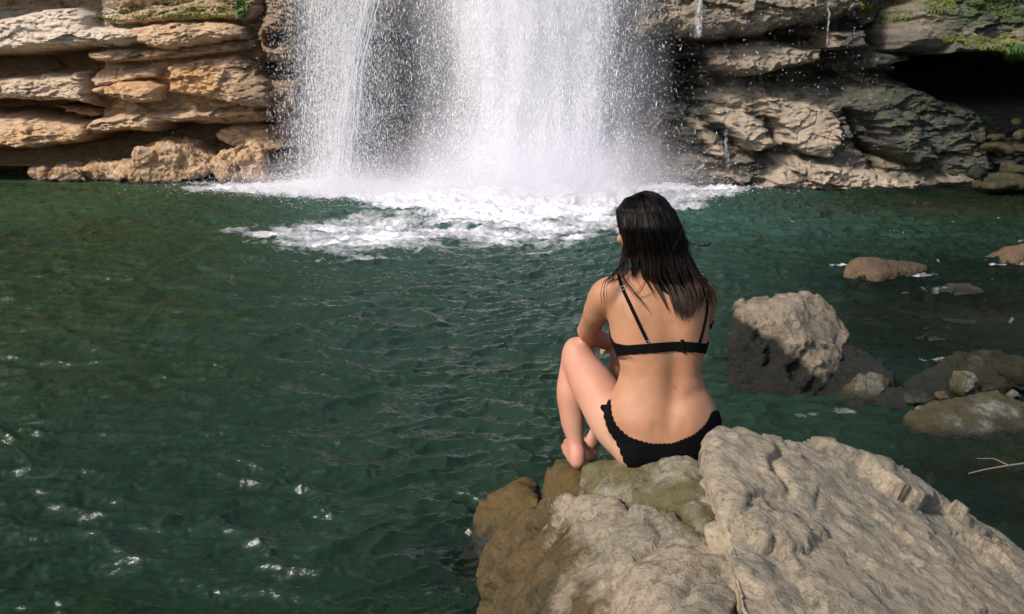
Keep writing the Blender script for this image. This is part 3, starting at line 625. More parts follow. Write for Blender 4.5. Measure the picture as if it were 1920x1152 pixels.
# ---------------------------------------------------------------- falling water: broken curtains of several layers
def veil_mat(name, col, sx, sz, seed, soft):
    s = N(name); tc = s.n('TexCoord').outputs['Object']
    mp = s.n('Mapping'); s.set(mp.inputs[0], tc); mp.inputs['Location'].default_value = (seed*3.1, seed*1.7, seed*.9); mp.inputs['Scale'].default_value = (sx, sx, sz)
    a = s.noise(mp.outputs[0], 1.0, 6, .72, .5)
    m2 = s.n('Mapping'); s.set(m2.inputs[0], tc); m2.inputs['Location'].default_value = (seed, seed*2.7, seed); m2.inputs['Scale'].default_value = (34, 34, 15)
    b = s.noise(m2.outputs[0], 1.0, 3, .7)
    m3 = s.n('Mapping'); s.set(m3.inputs[0], tc); m3.inputs['Location'].default_value = (seed, 1, seed); m3.inputs['Scale'].default_value = (2.2, 2.2, .9)
    b3 = s.noise(m3.outputs[0], 1.0, 3, .6)
    t = s.math('ADD', s.math('ADD', s.math('MULTIPLY', a, .45), s.math('MULTIPLY', b, .40)), s.math('MULTIPLY', b3, .30))
    t = s.math('ADD', t, s.at('dens'))
    mr = s.n('MapRange'); s.set(mr.inputs[0], t); mr.inputs[1].default_value = 1.0; mr.inputs[2].default_value = 1.0+soft
    mr.inputs[4].default_value = .9
    di = s.n('BsdfDiffuse'); di.inputs[0].default_value = (*col, 1); tl = s.n('BsdfTranslucent'); tl.inputs[0].default_value = (*col, 1)
    mx = s.n('MixShader'); mx.inputs[0].default_value = .35; s.set(mx.inputs[1], di.outputs[0]); s.set(mx.inputs[2], tl.outputs[0])
    tr = s.n('BsdfTransparent'); m = s.n('MixShader'); s.set(m.inputs[0], mr.outputs[0]); s.set(m.inputs[1], tr.outputs[0]); s.set(m.inputs[2], mx.outputs[0])
    return s.end(m.outputs[0])
def veil(parent, x0, x1, Yd, densf, mat, seed, lean=0.0, ztop=8.1):
    nx, nz = 90, 130
    xs_ = np.linspace(x0, x1, nx); zs_ = np.concatenate([np.linspace(-.03, 2.8, 80), np.linspace(2.85, ztop, nz-80)])
    x, z = np.meshgrid(xs_, zs_)
    y = Yd+.10*fbm(x*1.3, z*.3, seed*1., 3)+.05*noise(x*4, z*.8, seed*1.)+.05*np.maximum(z-1, 0)
    x = x+lean*(z)+.02*noise(x*3, z*2, seed+3.)
    me = mesh('curtain', np.stack([x, y, z], -1).reshape(-1, 3), gridfaces(nz, nx))
    u, v = toPx(x, y, z); attr(me, 'dens', densf(u, v, x, z).ravel())
    return obj('curtain', me, mat, parent)
def emp(name, loc, **kw):
    o = bpy.data.objects.new(name, None); COL.objects.link(o); o.location = loc
    for k, v in kw.items(): o[k] = v
    return o
def bell(u, pts): return np.interp(u, [p[0] for p in pts], [p[1] for p in pts])
fall = emp('waterfall', (0, 0, 0), label='wide white main waterfall crashing into the middle of the pool', category='waterfall')
wcol = (.90, .89, .93)
def main_d(k, top):
    def f(u, v, x, z):
        uu = u+14*noise(z*1.3, k*1., 5.)-.10*(v-170)*(u < 930)
        prof = bell(uu, [(700, .0), (770, .12), (810, .27), (850, .40), (905, .56), (950, .80), (1010, .92), (1060, .84), (1110, .62), (1150, .44), (1180, .28), (1205, .12), (1225, 0)])
        prof = prof*(1+.12*sstep(120, 0, v))+.06*sstep(280, 345, v)
        return prof*(top+.10)+.06*noise(x*2, z*.7, k*1.)
    return f
for k, (Yd, tp) in enumerate([(12.62, .92), (12.5, .90), (12.4, .86), (12.3, .84), (12.2, .80), (12.1, .78)]):
    veil(fall, -2.2, 2.4, Yd, main_d(k, tp), veil_mat('falling_water', wcol, 7+2*k, 1.1+.2*k, k+1.3, .28), k+1)
def haze_mat(name, amt):
    s = N(name); tc = s.n('TexCoord').outputs['Object']
    t = s.noise(s.vmul(tc, (2.6, 2.6, .7)), 1.0, 5, .6, .4)
    a = s.math('MULTIPLY', s.at('dens'), s.math('ADD', s.math('MULTIPLY', t, 1.5), -.15), True)
    di = s.n('BsdfDiffuse'); di.inputs[0].default_value = (*wcol, 1); tr = s.n('BsdfTransparent'); m = s.n('MixShader')
    s.set(m.inputs[0], s.math('MULTIPLY', a, amt)); s.set(m.inputs[1], tr.outputs[0]); s.set(m.inputs[2], di.outputs[0])
    return s.end(m.outputs[0])
def fine_d(u, v, x, z):
    return bell(u+20*noise(z, 3., 1.), [(540, 0), (590, .35), (640, .50), (690, .14), (760, .14), (840, .62), (950, 1.), (1060, 1.), (1130, .7), (1190, .35), (1260, 0)])*(.75+.5*sstep(150, 340, v))
veil(fall, -3.6, 2.6, 12.55, fine_d, haze_mat('fine_falling_spray', .62), 7)
veil(fall, -3.6, 2.6, 12.15, fine_d, haze_mat('fine_falling_mist', .50), 8)
side = emp('waterfall', (0, 0, 0), label='narrow left cascade with a bright twisting strand', category='waterfall')
def side_d(k, top):
    def f(u, v, x, z):
        c0 = np.interp(v, [-900, 0, 100, 200, 320], [740, 690, 668, 654, 640])
        uu = u-c0
        prof = bell(uu, [(-170, 0), (-135, .16), (-95, .33), (-60, .38), (-34, .46), (-10, .50), (8, .44), (22, .18), (60, .06), (110, 0)])
        return prof*top+.04*noise(x*2, z, k*3.)
    return f
for k, (Yd, tp) in enumerate([(12.75, .95), (12.6, 1.0), (12.5, .93)]):
    veil(side, -3.5, -1.3, Yd, side_d(k, tp), veil_mat('cascade_water', wcol, 12+3*k, 2.2, k+20.3, .2), k+11)
# thin trickles on the right face
tk = emp('waterfall', (0, 0, 0), label='faint thin trickles running down the right cliff face', category='waterfall')
def tr_d(k):
    def f(u, v, x, z):
        d_ = 0*u
        for c_, w_, a_, v0, v1 in [(1310, 22, .38, -900, 80), (1315, 14, .30, 80, 160), (1552, 8, .38, -900, 100), (1340, 20, .26, 90, 170), (1360, 22, .36, 215, 345), (1410, 30, .20, 200, 345), (1250, 60, .20, -900, 345), (1495, 10, .32, 60, 165), (1450, 8, .3, -900, 70), (1380, 7, .34, 130, 210), (1470, 9, .3, 140, 200), (1600, 7, .32, -900, 150), (1330, 12, .34, 140, 210), (1385, 14, .24, 230, 345), (1530, 34, .18, 190, 345)]:
            d_ = np.maximum(d_, a_*np.exp(-((u+6*noise(z*2, c_*1.)-c_)/w_)**2)*sstep(v0-8, v0+12, v)*sstep(v1+8, v1-12, v))
        return d_*1.15
    return f
for k, Yd in enumerate([12.3, 12.22]):
    veil(tk, 1.6, 4.9, Yd, tr_d(k), veil_mat('trickle_water', wcol, 20, 2.6, k+31.3, .16), k+31)

# strands: twisted ropes of water in the cascade and fast jets in the main fall
def tubes(paths, radii, ns=4):
    """paths (n,m,3), radii (n,m)"""
    paths = np.asarray(paths, float); n, m, _ = paths.shape; radii = np.asarray(radii, float)
    T = np.gradient(paths, axis=1); T /= np.linalg.norm(T, axis=2)[..., None]+1e-9
    ref = np.where(np.abs(T[..., 1:2]) > .9, np.array([1., 0, 0]), np.array([0, 1., 0]))
    A = np.cross(T, ref); A /= np.linalg.norm(A, axis=2)[..., None]+1e-9; Bv = np.cross(T, A)
    an = np.arange(ns)*2*np.pi/ns
    R = paths[:, :, None]+radii[:, :, None, None]*(np.cos(an)[None, None, :, None]*A[:, :, None]+np.sin(an)[None, None, :, None]*Bv[:, :, None])
    V = R.reshape(-1, 3)
    f0 = gridfaces(m, ns, True)
    F = (f0[None]+(np.arange(n)*m*ns)[:, None, None]).reshape(-1, 4)
    return V, F
s = N('white_water_drops'); foam_mat = s.end(s.bsdf(Base_Color=(.86, .86, .89), Roughness=.35))
rs = np.random.RandomState(5)
def strand_set(parent, n, c0f, spread, Yd, z0, z1, rad, wob, m=60):
    z = np.linspace(0, 1, m)[None]; zz = z1+(z0-z1)*z+np.zeros((n, 1)); off = rs.normal(0, spread, (n, 1)); sd = rs.uniform(0, 99, (n, 1))
    y = Yd+rs.normal(0, .05, (n, 1))+0*zz
    _, v = toPx(0*zz, y, zz); u = c0f(v)
    x = (u-CX)/FPX*(y*ct-(zz-CAMZ)*st)+off*(.5+.7*z)+wob*noise(zz*5, sd, 1.)+wob*2*noise(zz*1.5, sd, 4.)
    r = rad*(.5+.9*np.abs(noise(zz*4, sd, 9.)))*rs.uniform(.4, 1.3, (n, 1))
    V_, F_ = tubes(np.stack([x, y, zz], -1), r)
    return obj('strand', mesh('strand', V_, F_), foam_mat, parent)
strand_set(side, 20, lambda v: np.interp(v, [-900, 0, 100, 200, 320], [742, 692, 668, 654, 638]), .06, 12.4, 0, 8, .008, .022)
strand_set(side, 10, lambda v: np.interp(v, [-900, 0, 320], [640, 625, 605]), .10, 12.45, 0, 8, .004, .02)
# spray: countless flying drops
def drops(name, x, y, z, r, el, label=None, **kw):
    n = len(x)
    b = np.array([[1, 0, 0], [0, 1, 0], [-1, 0, 0], [0, -1, 0], [0, 0, 1], [0, 0, -1]], float)
    an = rs.uniform(-.35, .35, n)
    L_ = r*el
    bx = b[None]*np.stack([r, r, L_], 1)[:, None]
    bx = np.stack([bx[..., 0]+bx[..., 2]*np.sin(an)[:, None], bx[..., 1], bx[..., 2]*np.cos(an)[:, None]], -1)
    V_ = (bx+np.stack([x, y, z], 1)[:, None]).reshape(-1, 3)
    f = np.array([[0, 1, 4], [1, 2, 4], [2, 3, 4], [3, 0, 4], [1, 0, 5], [2, 1, 5], [3, 2, 5], [0, 3, 5]])
    F_ = (f[None]+(np.arange(n)*6)[:, None, None]).reshape(-1, 3)
    return obj(name, mesh(name, V_, F_, False), foam_mat, **kw)
def at_px(u, y, z): return (u-CX)/FPX*(y*ct-(z-CAMZ)*st)
n = 330000
u = np.concatenate([rs.normal(1000, 92, n//2), rs.normal(880, 130, n//14), rs.normal(635, 52, n//4)])
y = rs.uniform(11.7, 12.75, len(u)); z = rs.uniform(0, 1, len(u))**1.0*3.2
keep = (u > 500) & (u < 1330)
u, y, z = u[keep], y[keep], z[keep]
drops('spray', at_px(u, y, z), y, z, rs.gamma(2.2, .00062, len(u)), rs.uniform(2.5, 9, len(u)), kind='stuff')
# low spray boiling over the foot
n = 120000
u = np.concatenate([rs.normal(1000, 150, n//2), rs.normal(760, 190, n//4), rs.normal(620, 80, n-n//2-n//4)])
z = rs.exponential(.13, n)*np.where(u > 800, 1.3, .8); y = 12.1+rs.normal(0, .42, n)
drops('spray', at_px(u, y, z), y, z, rs.gamma(2.0, .0009, n), rs.uniform(.8, 2, n), kind='stuff')
n = 4500
u = rs.uniform(450, 1650, n); z = rs.uniform(0, 2.6, n); y = rs.uniform(11.8, 12.5, n)
drops('spray', at_px(u, y, z), y, z, rs.gamma(2.0, .0008, n), rs.uniform(1, 3, n), kind='stuff')
# mist hanging over the plunge
def mist(c, r, dens, nm):
    bm = bmesh.new(); bmesh.ops.create_icosphere(bm, subdivisions=4, radius=1)
    for v in bm.verts:
        v.co = Vector((v.co.x*r[0], v.co.y*r[1], v.co.z*r[2]))
    m_ = bpy.data.meshes.new('mist'); bm.to_mesh(m_); bm.free()
    s = N(nm); tc = s.n('TexCoord').outputs['Object']
    q_ = s.vmul(tc, (1/r[0], 1/r[1], 1/r[2])); ln = s.n('VectorMath', operation='LENGTH'); s.set(ln.inputs[0], q_)
    f_ = s.math('SUBTRACT', 1.0, ln.outputs['Value'], True); f_ = s.math('POWER', f_, 1.5)
    dn = s.math('MULTIPLY', f_, dens)
    dn = s.math('MULTIPLY', dn, s.math('MULTIPLY', s.noise(tc, 1.6, 2), 2.0))
    v_ = s.n('VolumePrincipled'); v_.inputs['Color'].default_value = (.97, .95, 1, 1); s.set(v_.inputs['Density'], dn); v_.inputs['Anisotropy'].default_value = .1
    s.t.links.new(v_.outputs[0], s.out.inputs[1])
    o = obj('mist', m_, s.m, kind='stuff'); o.location = c; return o
mist((.35, 11.6, .1), (2.6, 1.5, 1.1), 1.3, 'mist_over_plunge')
mist((-2.1, 12.0, .05), (2.2, .9, .55), 1.0, 'mist_over_cascade')
# ---------------------------------------------------------------- the seated woman
def sph_tube(pts, rad, n=14, sub=6):
    """closed limb through joints, round in section, tapering"""
    pts = [np.array(p, float) for p in pts]; m = len(pts)
    Pp, Rr = [], []
    for i in range(m-1):
        p0, p1, p2, p3 = pts[max(i-1, 0)], pts[i], pts[i+1], pts[min(i+2, m-1)]
        for k in range(sub):
            t = k/sub; t2, t3 = t*t, t*t*t
            Pp.append(.5*((2*p1)+(-p0+p2)*t+(2*p0-5*p1+4*p2-p3)*t2+(-p0+3*p1-3*p2+p3)*t3))
            u = t*t*(3-2*t); Rr.append(rad[i]*(1-u)+rad[i+1]*u)
    Pp.append(pts[-1]); Rr.append(rad[-1])
    Pp = np.array(Pp); Rr = np.array(Rr)
    T = np.gradient(Pp, axis=0); T /= np.linalg.norm(T, axis=1)[:, None]+1e-9
    capn = 5
    A = [Pp[0]-T[0]*Rr[0]*math.sin(a) for a in np.linspace(math.pi/2*.97, .2, capn)]; Ar = [Rr[0]*math.cos(a) for a in np.linspace(math.pi/2*.97, .2, capn)]
    B = [Pp[-1]+T[-1]*Rr[-1]*math.sin(a) for a in np.linspace(.2, math.pi/2*.97, capn)]; Br = [Rr[-1]*math.cos(a) for a in np.linspace(.2, math.pi/2*.97, capn)]
    C = np.array(A+list(Pp)+B); R = np.array(Ar+list(Rr)+Br); TT = np.vstack([np.repeat(T[:1], capn, 0), T, np.repeat(T[-1:], capn, 0)])
    x = np.cross(TT[0], [0.13, .99, .1]); x /= np.linalg.norm(x); V = []
    for c_, r_, t_ in zip(C, R, TT):
        x = x-t_*(x@t_); x /= np.linalg.norm(x); y = np.cross(t_, x)
        an = np.arange(n)*2*np.pi/n
        V.append(c_+r_*(np.cos(an)[:, None]*x+np.sin(an)[:, None]*y))
    return np.vstack(V), len(C), n
class Union:
    def __init__(s): s.V = []; s.F = []
    def rings(s, V, nr, n):
        o_ = sum(len(v) for v in s.V); s.V.append(V)
        for f in gridfaces(nr, n, True): s.F.append([int(q)+o_ for q in f])
        s.F.append([o_+i for i in range(n)][::-1]); s.F.append([o_+(nr-1)*n+i for i in range(n)])
    def tube(s, pts, rad, **k): s.rings(*sph_tube(pts, rad, **k))
    def ell(s, c, r, M=None, n=20):
        c = np.array(c, float); nr = 13; V = []
        for a in np.linspace(-math.pi/2*.985, math.pi/2*.985, nr):
            an = np.arange(n)*2*np.pi/n
            q = np.stack([np.cos(an)*math.cos(a)*r[0], np.sin(an)*math.cos(a)*r[1], np.full(n, math.sin(a)*r[2])], 1)
            if M is not None: q = q@np.array(M.to_3x3()).T
            V.append(q+c)
        s.rings(np.vstack(V), nr, n)
    def build(s, vox):
        m = bpy.data.meshes.new('u'); m.from_pydata(np.vstack(s.V).tolist(), [], s.F)
        bm = bmesh.new(); bm.from_mesh(m)
        bmesh.ops.recalc_face_normals(bm, faces=bm.faces); bm.to_mesh(m); bm.free()
        return remesh(m, vox)
Bd = Union()
TOR = [  # photo row, left, right edge of the trunk, depth of its centre, half depth
 (872, 1200, 1325, 2.60, .085), (855, 1172, 1337, 2.60, .115), (830, 1150, 1347, 2.60, .128), (800, 1138, 1351, 2.60, .125), (775, 1137, 1348, 2.60, .115), (750, 1142, 1338, 2.605, .100),
 (722, 1156, 1321, 2.612, .087), (695, 1164, 1312, 2.62, .083), (668, 1158, 1316, 2.63, .089), (640, 1146, 1327, 2.64, .096), (610, 1142, 1329, 2.65, .098), (580, 1138, 1330, 2.662, .094),
 (556, 1135, 1331, 2.672, .084), (538, 1141, 1325, 2.682, .070), (524, 1160, 1300, 2.69, .056), (512, 1180, 1278, 2.70, .048)]
Vt = []; n = 40
for (v, l, r, Yc, hd) in TOR:
    a, b = P(l, v, Yc), P(r, v, Yc); c = (a+b)/2; hw = (b.x-a.x)/2
    an = np.arange(n)*2*np.pi/n; e = .82
    cx_ = np.sign(np.cos(an))*np.abs(np.cos(an))**e*hw; sy = np.sign(np.sin(an))*np.abs(np.sin(an))**.9*hd
    Vt.append(np.stack([c.x+cx_, c.y+sy, np.full(n, c.z)], 1))
Bd.rings(np.vstack(Vt), len(TOR), n)
hipL, hipR = P(1192, 826, 2.60), P(1292, 826, 2.62)
Bd.ell(P(1196, 832, 2.585), (.088, .105, .085)); Bd.ell(P(1288, 826, 2.585), (.086, .108, .088))
kneeL = P(1082, 668, 2.90); ankL = P(1080, 846, 2.80)
Bd.tube([P(1195, 826, 2.62), P(1158, 792, 2.68), P(1118, 732, 2.78), P(1090, 684, 2.87), kneeL], [.092, .088, .077, .062, .056], n=20)
Bd.tube([P(1083, 662, 2.895), P(1077, 690, 2.90), P(1072, 735, 2.875), P(1073, 785, 2.84), P(1079, 825, 2.81), ankL], [.054, .051, .0545, .043, .031, .0285], n=18)
Bd.ell(P(1081, 655, 2.91), (.046, .042, .045))
# left foot
hz = P(1083, 880, 2.77); fd = Vector((-.012, .23, -.004)).normalized(); fs = Vector((fd.y, -fd.x, 0))
def foot(h, fd, fs, ank):
    up_ = Vector((0, 0, 1))
    Bd.tube([ank, h+fd*.012+up_*.055, h+up_*.032], [.028, .031, .029])
    Bd.tube([h+up_*.030, h+fd*.06+up_*.036, h+fd*.12+up_*.030, h+fd*.165+up_*.021], [.030, .031, .029, .020])
    Bd.tube([h+fd*.03+fs*.012+up_*.024, h+fd*.10+fs*.020+up_*.020, h+fd*.165+fs*.026+up_*.018], [.024, .020, .018])
    Bd.tube([h+fd*.03-fs*.012+up_*.024, h+fd*.10-fs*.020+up_*.020, h+fd*.155-fs*.026+up_*.016], [.022, .020, .016])
    for i in range(5):
        off = fs*(.031-.0155*i); L_ = .062-.007*i; r_ = (.0125, .0095, .009, .0085, .008)[i]
        b_ = h+fd*(.162-.006*i)+off+up_*.016
        Bd.tube([b_, b_+fd*L_*.5+up_*.004, b_+fd*L_*.85-up_*.004], [r_*1.05, r_, r_*.9], n=10, sub=3)
foot(hz, fd, fs, ankL)
# right leg, folded in front of her
kneeR = P(1172, 668, 2.97); hR = P(1108, 866, 2.98)
Bd.tube([P(1290, 828, 2.64), P(1262, 770, 2.76), P(1215, 708, 2.88), kneeR], [.090, .082, .066, .055], n=20)
ankR = hR+Vector((.0, .0, .075))
Bd.tube([P(1172, 665, 2.965), P(1160, 720, 2.98), P(1135, 790, 2.98), ankR], [.053, .050, .038, .028], n=18)
foot(hR, Vector((-.35, .93, 0)).normalized(), Vector((.93, .35, 0)).normalized(), ankR)
# arms
shL, elL, wrL = P(1140, 556, 2.675), P(1101, 621, 2.85), P(1150, 648, 3.02)
Bd.tube([P(1166, 545, 2.68), P(1138, 553, 2.68), P(1122, 580, 2.72), P(1112, 602, 2.78), elL], [.050, .0545, .047, .040, .036], n=18)
Bd.tube([elL, P(1118, 633, 2.93), wrL], [.0365, .035, .024], n=16)
Bd.ell(P(1094, 622, 2.855), (.024, .024, .024))
shR, elR, wrR = P(1318, 556, 2.685), P(1300, 640, 2.86), P(1195, 645, 3.02)
Bd.tube([P(1292, 546, 2.68), P(1314, 556, 2.69), P(1312, 596, 2.76), elR], [.050, .052, .044, .036], n=18)
Bd.tube([elR, P(1255, 650, 2.96), wrR], [.036, .034, .024], n=16)
def hand(wr, d, nrm, th):
    """d towards the fingers, nrm out of the back of the hand, th thumb side sign"""
    d = d.normalized(); nrm = (nrm-d*nrm.dot(d)).normalized(); sd = d.cross(nrm)*th
    for q in (-.024, -.008, .008, .024):
        Bd.tube([wr+sd*q*.5, wr+d*.045+sd*q, wr+d*.085+sd*q*1.15], [.016, .0145, .0125], n=10)
    for q, L_, r_ in ((.030, .066, .0083), (.0105, .074, .0087), (-.0095, .069, .0083), (-.029, .054, .0075)):
        b = wr+d*.085+sd*q*1.1
        p1 = b+(d*.93-nrm*.37).normalized()*L_*.45; p2 = p1+(d*.62-nrm*.78).normalized()*L_*.32; p3 = p2+(d*.35-nrm*.93).normalized()*L_*.23
        Bd.tube([b, p1, p2, p3], [r_*1.15, r_*1.05, r_, r_*.85], n=10, sub=3)
    b = wr+d*.028+sd*.026
    Bd.tube([b, b+(d*.7+sd*.7)*.032-nrm*.006, b+(d*.9+sd*.45)*.060-nrm*.014], [.0145, .0115, .009], n=10, sub=3)
hand(wrL, Vector((.85, .35, -.25)), Vector((-.1, -.1, 1)), -1)
hand(wrR, Vector((-.95, .30, -.05)), Vector((.0, -.2, 1)), 1)
# chest
Bd.ell(P(1190, 606, 2.725), (.058, .055, .055)); Bd.ell(P(1285, 606, 2.725), (.058, .055, .055))
# shoulders, neck and head
Bd.tube([P(1160, 545, 2.69), P(1200, 520, 2.70), P(1228, 498, 2.715)], [.045, .044, .048]); Bd.tube([P(1300, 545, 2.69), P(1268, 520, 2.70), P(1238, 498, 2.715)], [.044, .043, .048])
hc = P(1210, 430, 2.765)
Bd.tube([P(1232, 525, 2.70), P(1228, 495, 2.72), hc+Vector((.005, -.01, -.05))], [.060, .054, .054])
HM = Matrix.Rotation(math.radians(33), 4, 'Z') @ Matrix.Rotation(math.radians(-12), 4, 'X')
def H(x, y, z): return hc+HM @ Vector((x, y, z))
Bd.ell(H(0, -.008, .022), (.074, .094, .092), HM)
Bd.ell(H(0, .032, -.028), (.060, .060, .082), HM)
Bd.ell(H(0, .055, -.088), (.030, .028, .026), HM)
Bd.tube([H(0, .084, .012), H(0, .098, -.012), H(0, .106, -.030)], [.009, .011, .0135], n=10)
Bd.ell(H(-.012, .092, -.033), (.009, .011, .008), HM); Bd.ell(H(.012, .092, -.033), (.009, .011, .008), HM)
Bd.ell(H(0, .086, -.056), (.022, .010, .006), HM); Bd.ell(H(0, .085, -.067), (.019, .010, .007), HM)
for sg in (-1, 1):
    Bd.ell(H(sg*.033, .080, .020), (.024, .012, .008), HM); Bd.ell(H(sg*.046, .060, -.022), (.020, .020, .018), HM)
    Bd.ell(H(sg*.074, -.008, -.008), (.007, .017, .030), HM)
pm = Bd.build(.0042); pm.name = 'person'
V = vco(pm)
hd_ = np.linalg.norm(V-np.array(hc), axis=1)
wrs = [np.array(wrL+Vector((.06, .02, 0))), np.array(wrR-Vector((.06, -.02, 0))), np.array(hz+fd*.17), np.array(hR+Vector((-.06, .17, 0)))]
det = np.min([np.linalg.norm(V-w_, axis=1) for w_ in wrs], axis=0)
wg = sstep(.07, .14, det)*.9+.1; wg *= (.12+.88*sstep(.11, .16, hd_))
V = lap(pm, V, 26, .55, wg)
setco(pm, V); Nn = vno(pm)
# anatomy of the back
pv, pu = toPx(V[:, 0], V[:, 1], V[:, 2])
back = (Nn[:, 1] < -.15) & (np.abs(V[:, 1]-2.6) < .2)
spx = np.interp(pu, [500, 560, 620, 680, 740, 800, 850], [1236, 1246, 1258, 1266, 1262, 1256, 1254])
dep_ = np.interp(pu, [505, 560, 620, 680, 740, 800, 835], [.000, .003, .006, .010, .011, .007, .0])
dx = (pv-spx)
disp = -dep_*np.exp(-(dx/17.)**2)+.35*dep_*np.exp(-((np.abs(dx)-38)/20.)**2)
def bmp(a, b, ra, rb, h, rot=0.0):
    ca, sa = math.cos(rot), math.sin(rot); X_ = (pv-a)*ca+(pu-b)*sa; Y_ = -(pv-a)*sa+(pu-b)*ca
    return h*np.exp(-(X_/ra)**2-(Y_/rb)**2)
disp += bmp(1188, 590, 17, 40, .007, -.25)+bmp(1300, 592, 17, 40, .007, .2)-bmp(1160, 600, 10, 40, .004, .1)
disp += bmp(1228, 800, 9, 12, -.003)+bmp(1284, 800, 9, 12, -.003)
disp += bmp(1200, 790, 40, 22, .004)+bmp(1300, 780, 26, 30, .005)-bmp(1296, 742, 30, 12, .004, -.5)
for k in range(7): disp += bmp(np.interp(540+k*16, [500, 560, 620, 680], [1236, 1246, 1258, 1266]), 540+k*16, 5, 4.5, .0012)
disp -= bmp(1168, 676, 26, 3.5, .002, .15)
disp = np.where(back, disp, 0)
V = V+Nn*disp[:, None]; V = lap(pm, V, 3, .4, wg); setco(pm, V)
# face: eye hollows
fl = (V-np.array(hc))@np.array(HM.to_3x3())
eyeh = sum(np.exp(-(((fl[:, 0]-sg*.031)/.014)**2+((fl[:, 2]-.004)/.009)**2)) for sg in (-1, 1))*(fl[:, 1] > .03)
Nn = vno(pm); V = V-Nn*(.006*eyeh)[:, None]; setco(pm, V)
# let the body settle on the rock: drop nothing, pink skin on the legs, knees, elbows
pv, pu = toPx(V[:, 0], V[:, 1], V[:, 2])
def near(p, r): return np.exp(-(np.linalg.norm(V-np.array(p), axis=1)/r)**2)
pink = np.clip(1.0*near(kneeL, .16)+.8*near(P(1110, 740, 2.78), .14)+.9*near(hz, .09)+.9*near(hR, .12)+.5*near(ankL, .1)+.5*near(elL, .05)+.4*near(P(1150, 850, 2.6), .12)+.6*near(wrL, .09)+.8*near(H(0, .08, -.02), .06), 0, 1)
attr(pm, 'pink', pink)
paleb = sstep(22, -12, poly_sd(pv, pu, [(1140, 755), (1135, 790), (1160, 840), (1185, 885), (1130, 880), (1080, 800), (1100, 700)])*-1)*sstep(1190, 1170, pv)*sstep(720, 810, pu)
attr(pm, 'pale', paleb*.45+.0*pv)
moles = [(1265, 727)]
bq = BVHTree.FromPolygons([Vector(v_) for v_ in V], [tuple(q.vertices) for q in pm.polygons]); mo = np.zeros(len(V))
for a, b in moles:
    r_ = bq.ray_cast(Vector((0, 0, CAMZ)), (P(a, b, 2.6)-Vector((0, 0, CAMZ))).normalized(), 5)
    if r_[0] is not None: mo = np.maximum(mo, .8*near(r_[0], .0042))
attr(pm, 'mole', mo)
s = N('sunned_skin'); p = s.pos()
m1 = s.ramp(s.noise(p, 7, 5, .62), [(.35, 0.), (.65, 1.)]); m2_ = s.noise(p, 140, 3, .6)
c = s.mix(m1, (.355, .180, .098), (.265, .125, .062))
c = s.mix(s.math('MULTIPLY', s.at('pink'), .75), c, (.45, .215, .155))
c = s.mix(s.at('pale'), c, (.55, .34, .25))
c = s.mix(s.math('MULTIPLY', s.ramp(m2_, [(.3, 1.), (.45, 0.)]), .14), c, (.30, .14, .08))
c = s.mix(s.math('MULTIPLY', s.ramp(s.noise(p, 38, 5, .7), [(.42, 0.), (.62, 1.)]), .22), c, (.42, .17, .11))
c = s.mix(s.at('mole'), c, (.10, .045, .025))
skin = s.bsdf(Base_Color=c, Roughness=.55, Specular_IOR_Level=.35, Subsurface_Weight=.12, Subsurface_Scale=.02, Normal=s.bump(s.math('ADD', m2_, s.noise(p, 30, 3)), .25, .0025))
skin_mat = s.end(skin)
woman = obj('person', pm, skin_mat, label='woman in a black bikini with long dark hair, seated on a rock, back turned', category='person')
bvh = BVHTree.FromPolygons([Vector(v) for v in V], [tuple(q.vertices) for q in pm.polygons])
EYE = Vector((0, 0, CAMZ))
def hit(px, py, far=3.0):
    d = (P(px, py, 2.6)-EYE).normalized(); r = bvh.ray_cast(EYE, d, far+1)
    if r[0] is None: 
        q = bvh.find_nearest(P(px, py, 2.62)); return q[0], q[1]
    return r[0], r[1]
s = N('black_stretch_lace'); fabric = s.end(s.bsdf(Base_Color=(.0025, .0025, .003), Specular_IOR_Level=.08, Roughness=.9, Normal=s.bump(s.noise(s.pos(), 260, 2), .5, .002)))
s = N('silver_ring_metal'); ring_mat = s.end(s.bsdf(Base_Color=(.7, .68, .65), Metallic=1.0, Roughness=.25))
def cmr(pts, n):
    pts = np.array([list(p) for p in pts], float); t = np.concatenate([[0], np.cumsum(np.linalg.norm(np.diff(pts, axis=0), axis=1))]); u = np.linspace(0, t[-1], n)
    out = np.stack([np.interp(u, t, pts[:, k]) for k in range(pts.shape[1])], 1)
    for _ in range(max(2, n//14)): out[1:-1] = .5*out[1:-1]+.25*(out[:-2]+out[2:])
    return out
def shell(name, G3, parent=woman, th=.0022, off=.0016, thru=None):
    """cloth from a grid of body points: outer and inner skin, closed edge"""
    G3 = np.array(G3, float); nr, nc, _ = G3.shape; out = np.zeros_like(G3); nn = np.zeros_like(G3)
    for i in range(nr):
        for j in range(nc):
            r = bvh.find_nearest(Vector(G3[i, j])); out[i, j] = r[0]; nn[i, j] = r[1]
    for _ in range(3): nn[1:-1, 1:-1] = .4*nn[1:-1, 1:-1]+.15*(nn[:-2, 1:-1]+nn[2:, 1:-1]+nn[1:-1, :-2]+nn[1:-1, 2:])
    nn /= np.linalg.norm(nn, axis=2)[..., None]
    A = (out+nn*(off+th)).reshape(-1, 3); B = (out-nn*.002).reshape(-1, 3); F = gridfaces(nr, nc).tolist(); k = nr*nc
    F2 = [[q+k for q in f[::-1]] for f in F]
    loop = [j for j in range(nc)]+[i*nc+nc-1 for i in range(1, nr)]+[(nr-1)*nc+j for j in range(nc-2, -1, -1)]+[i*nc for i in range(nr-2, 0, -1)]
    F3 = [[loop[(i+1) % len(loop)], loop[i], loop[i]+k, loop[(i+1) % len(loop)]+k] for i in range(len(loop))]
    m_ = mesh(name, np.vstack([A, B]), F+F2+F3); return obj(name, m_, fabric, parent)
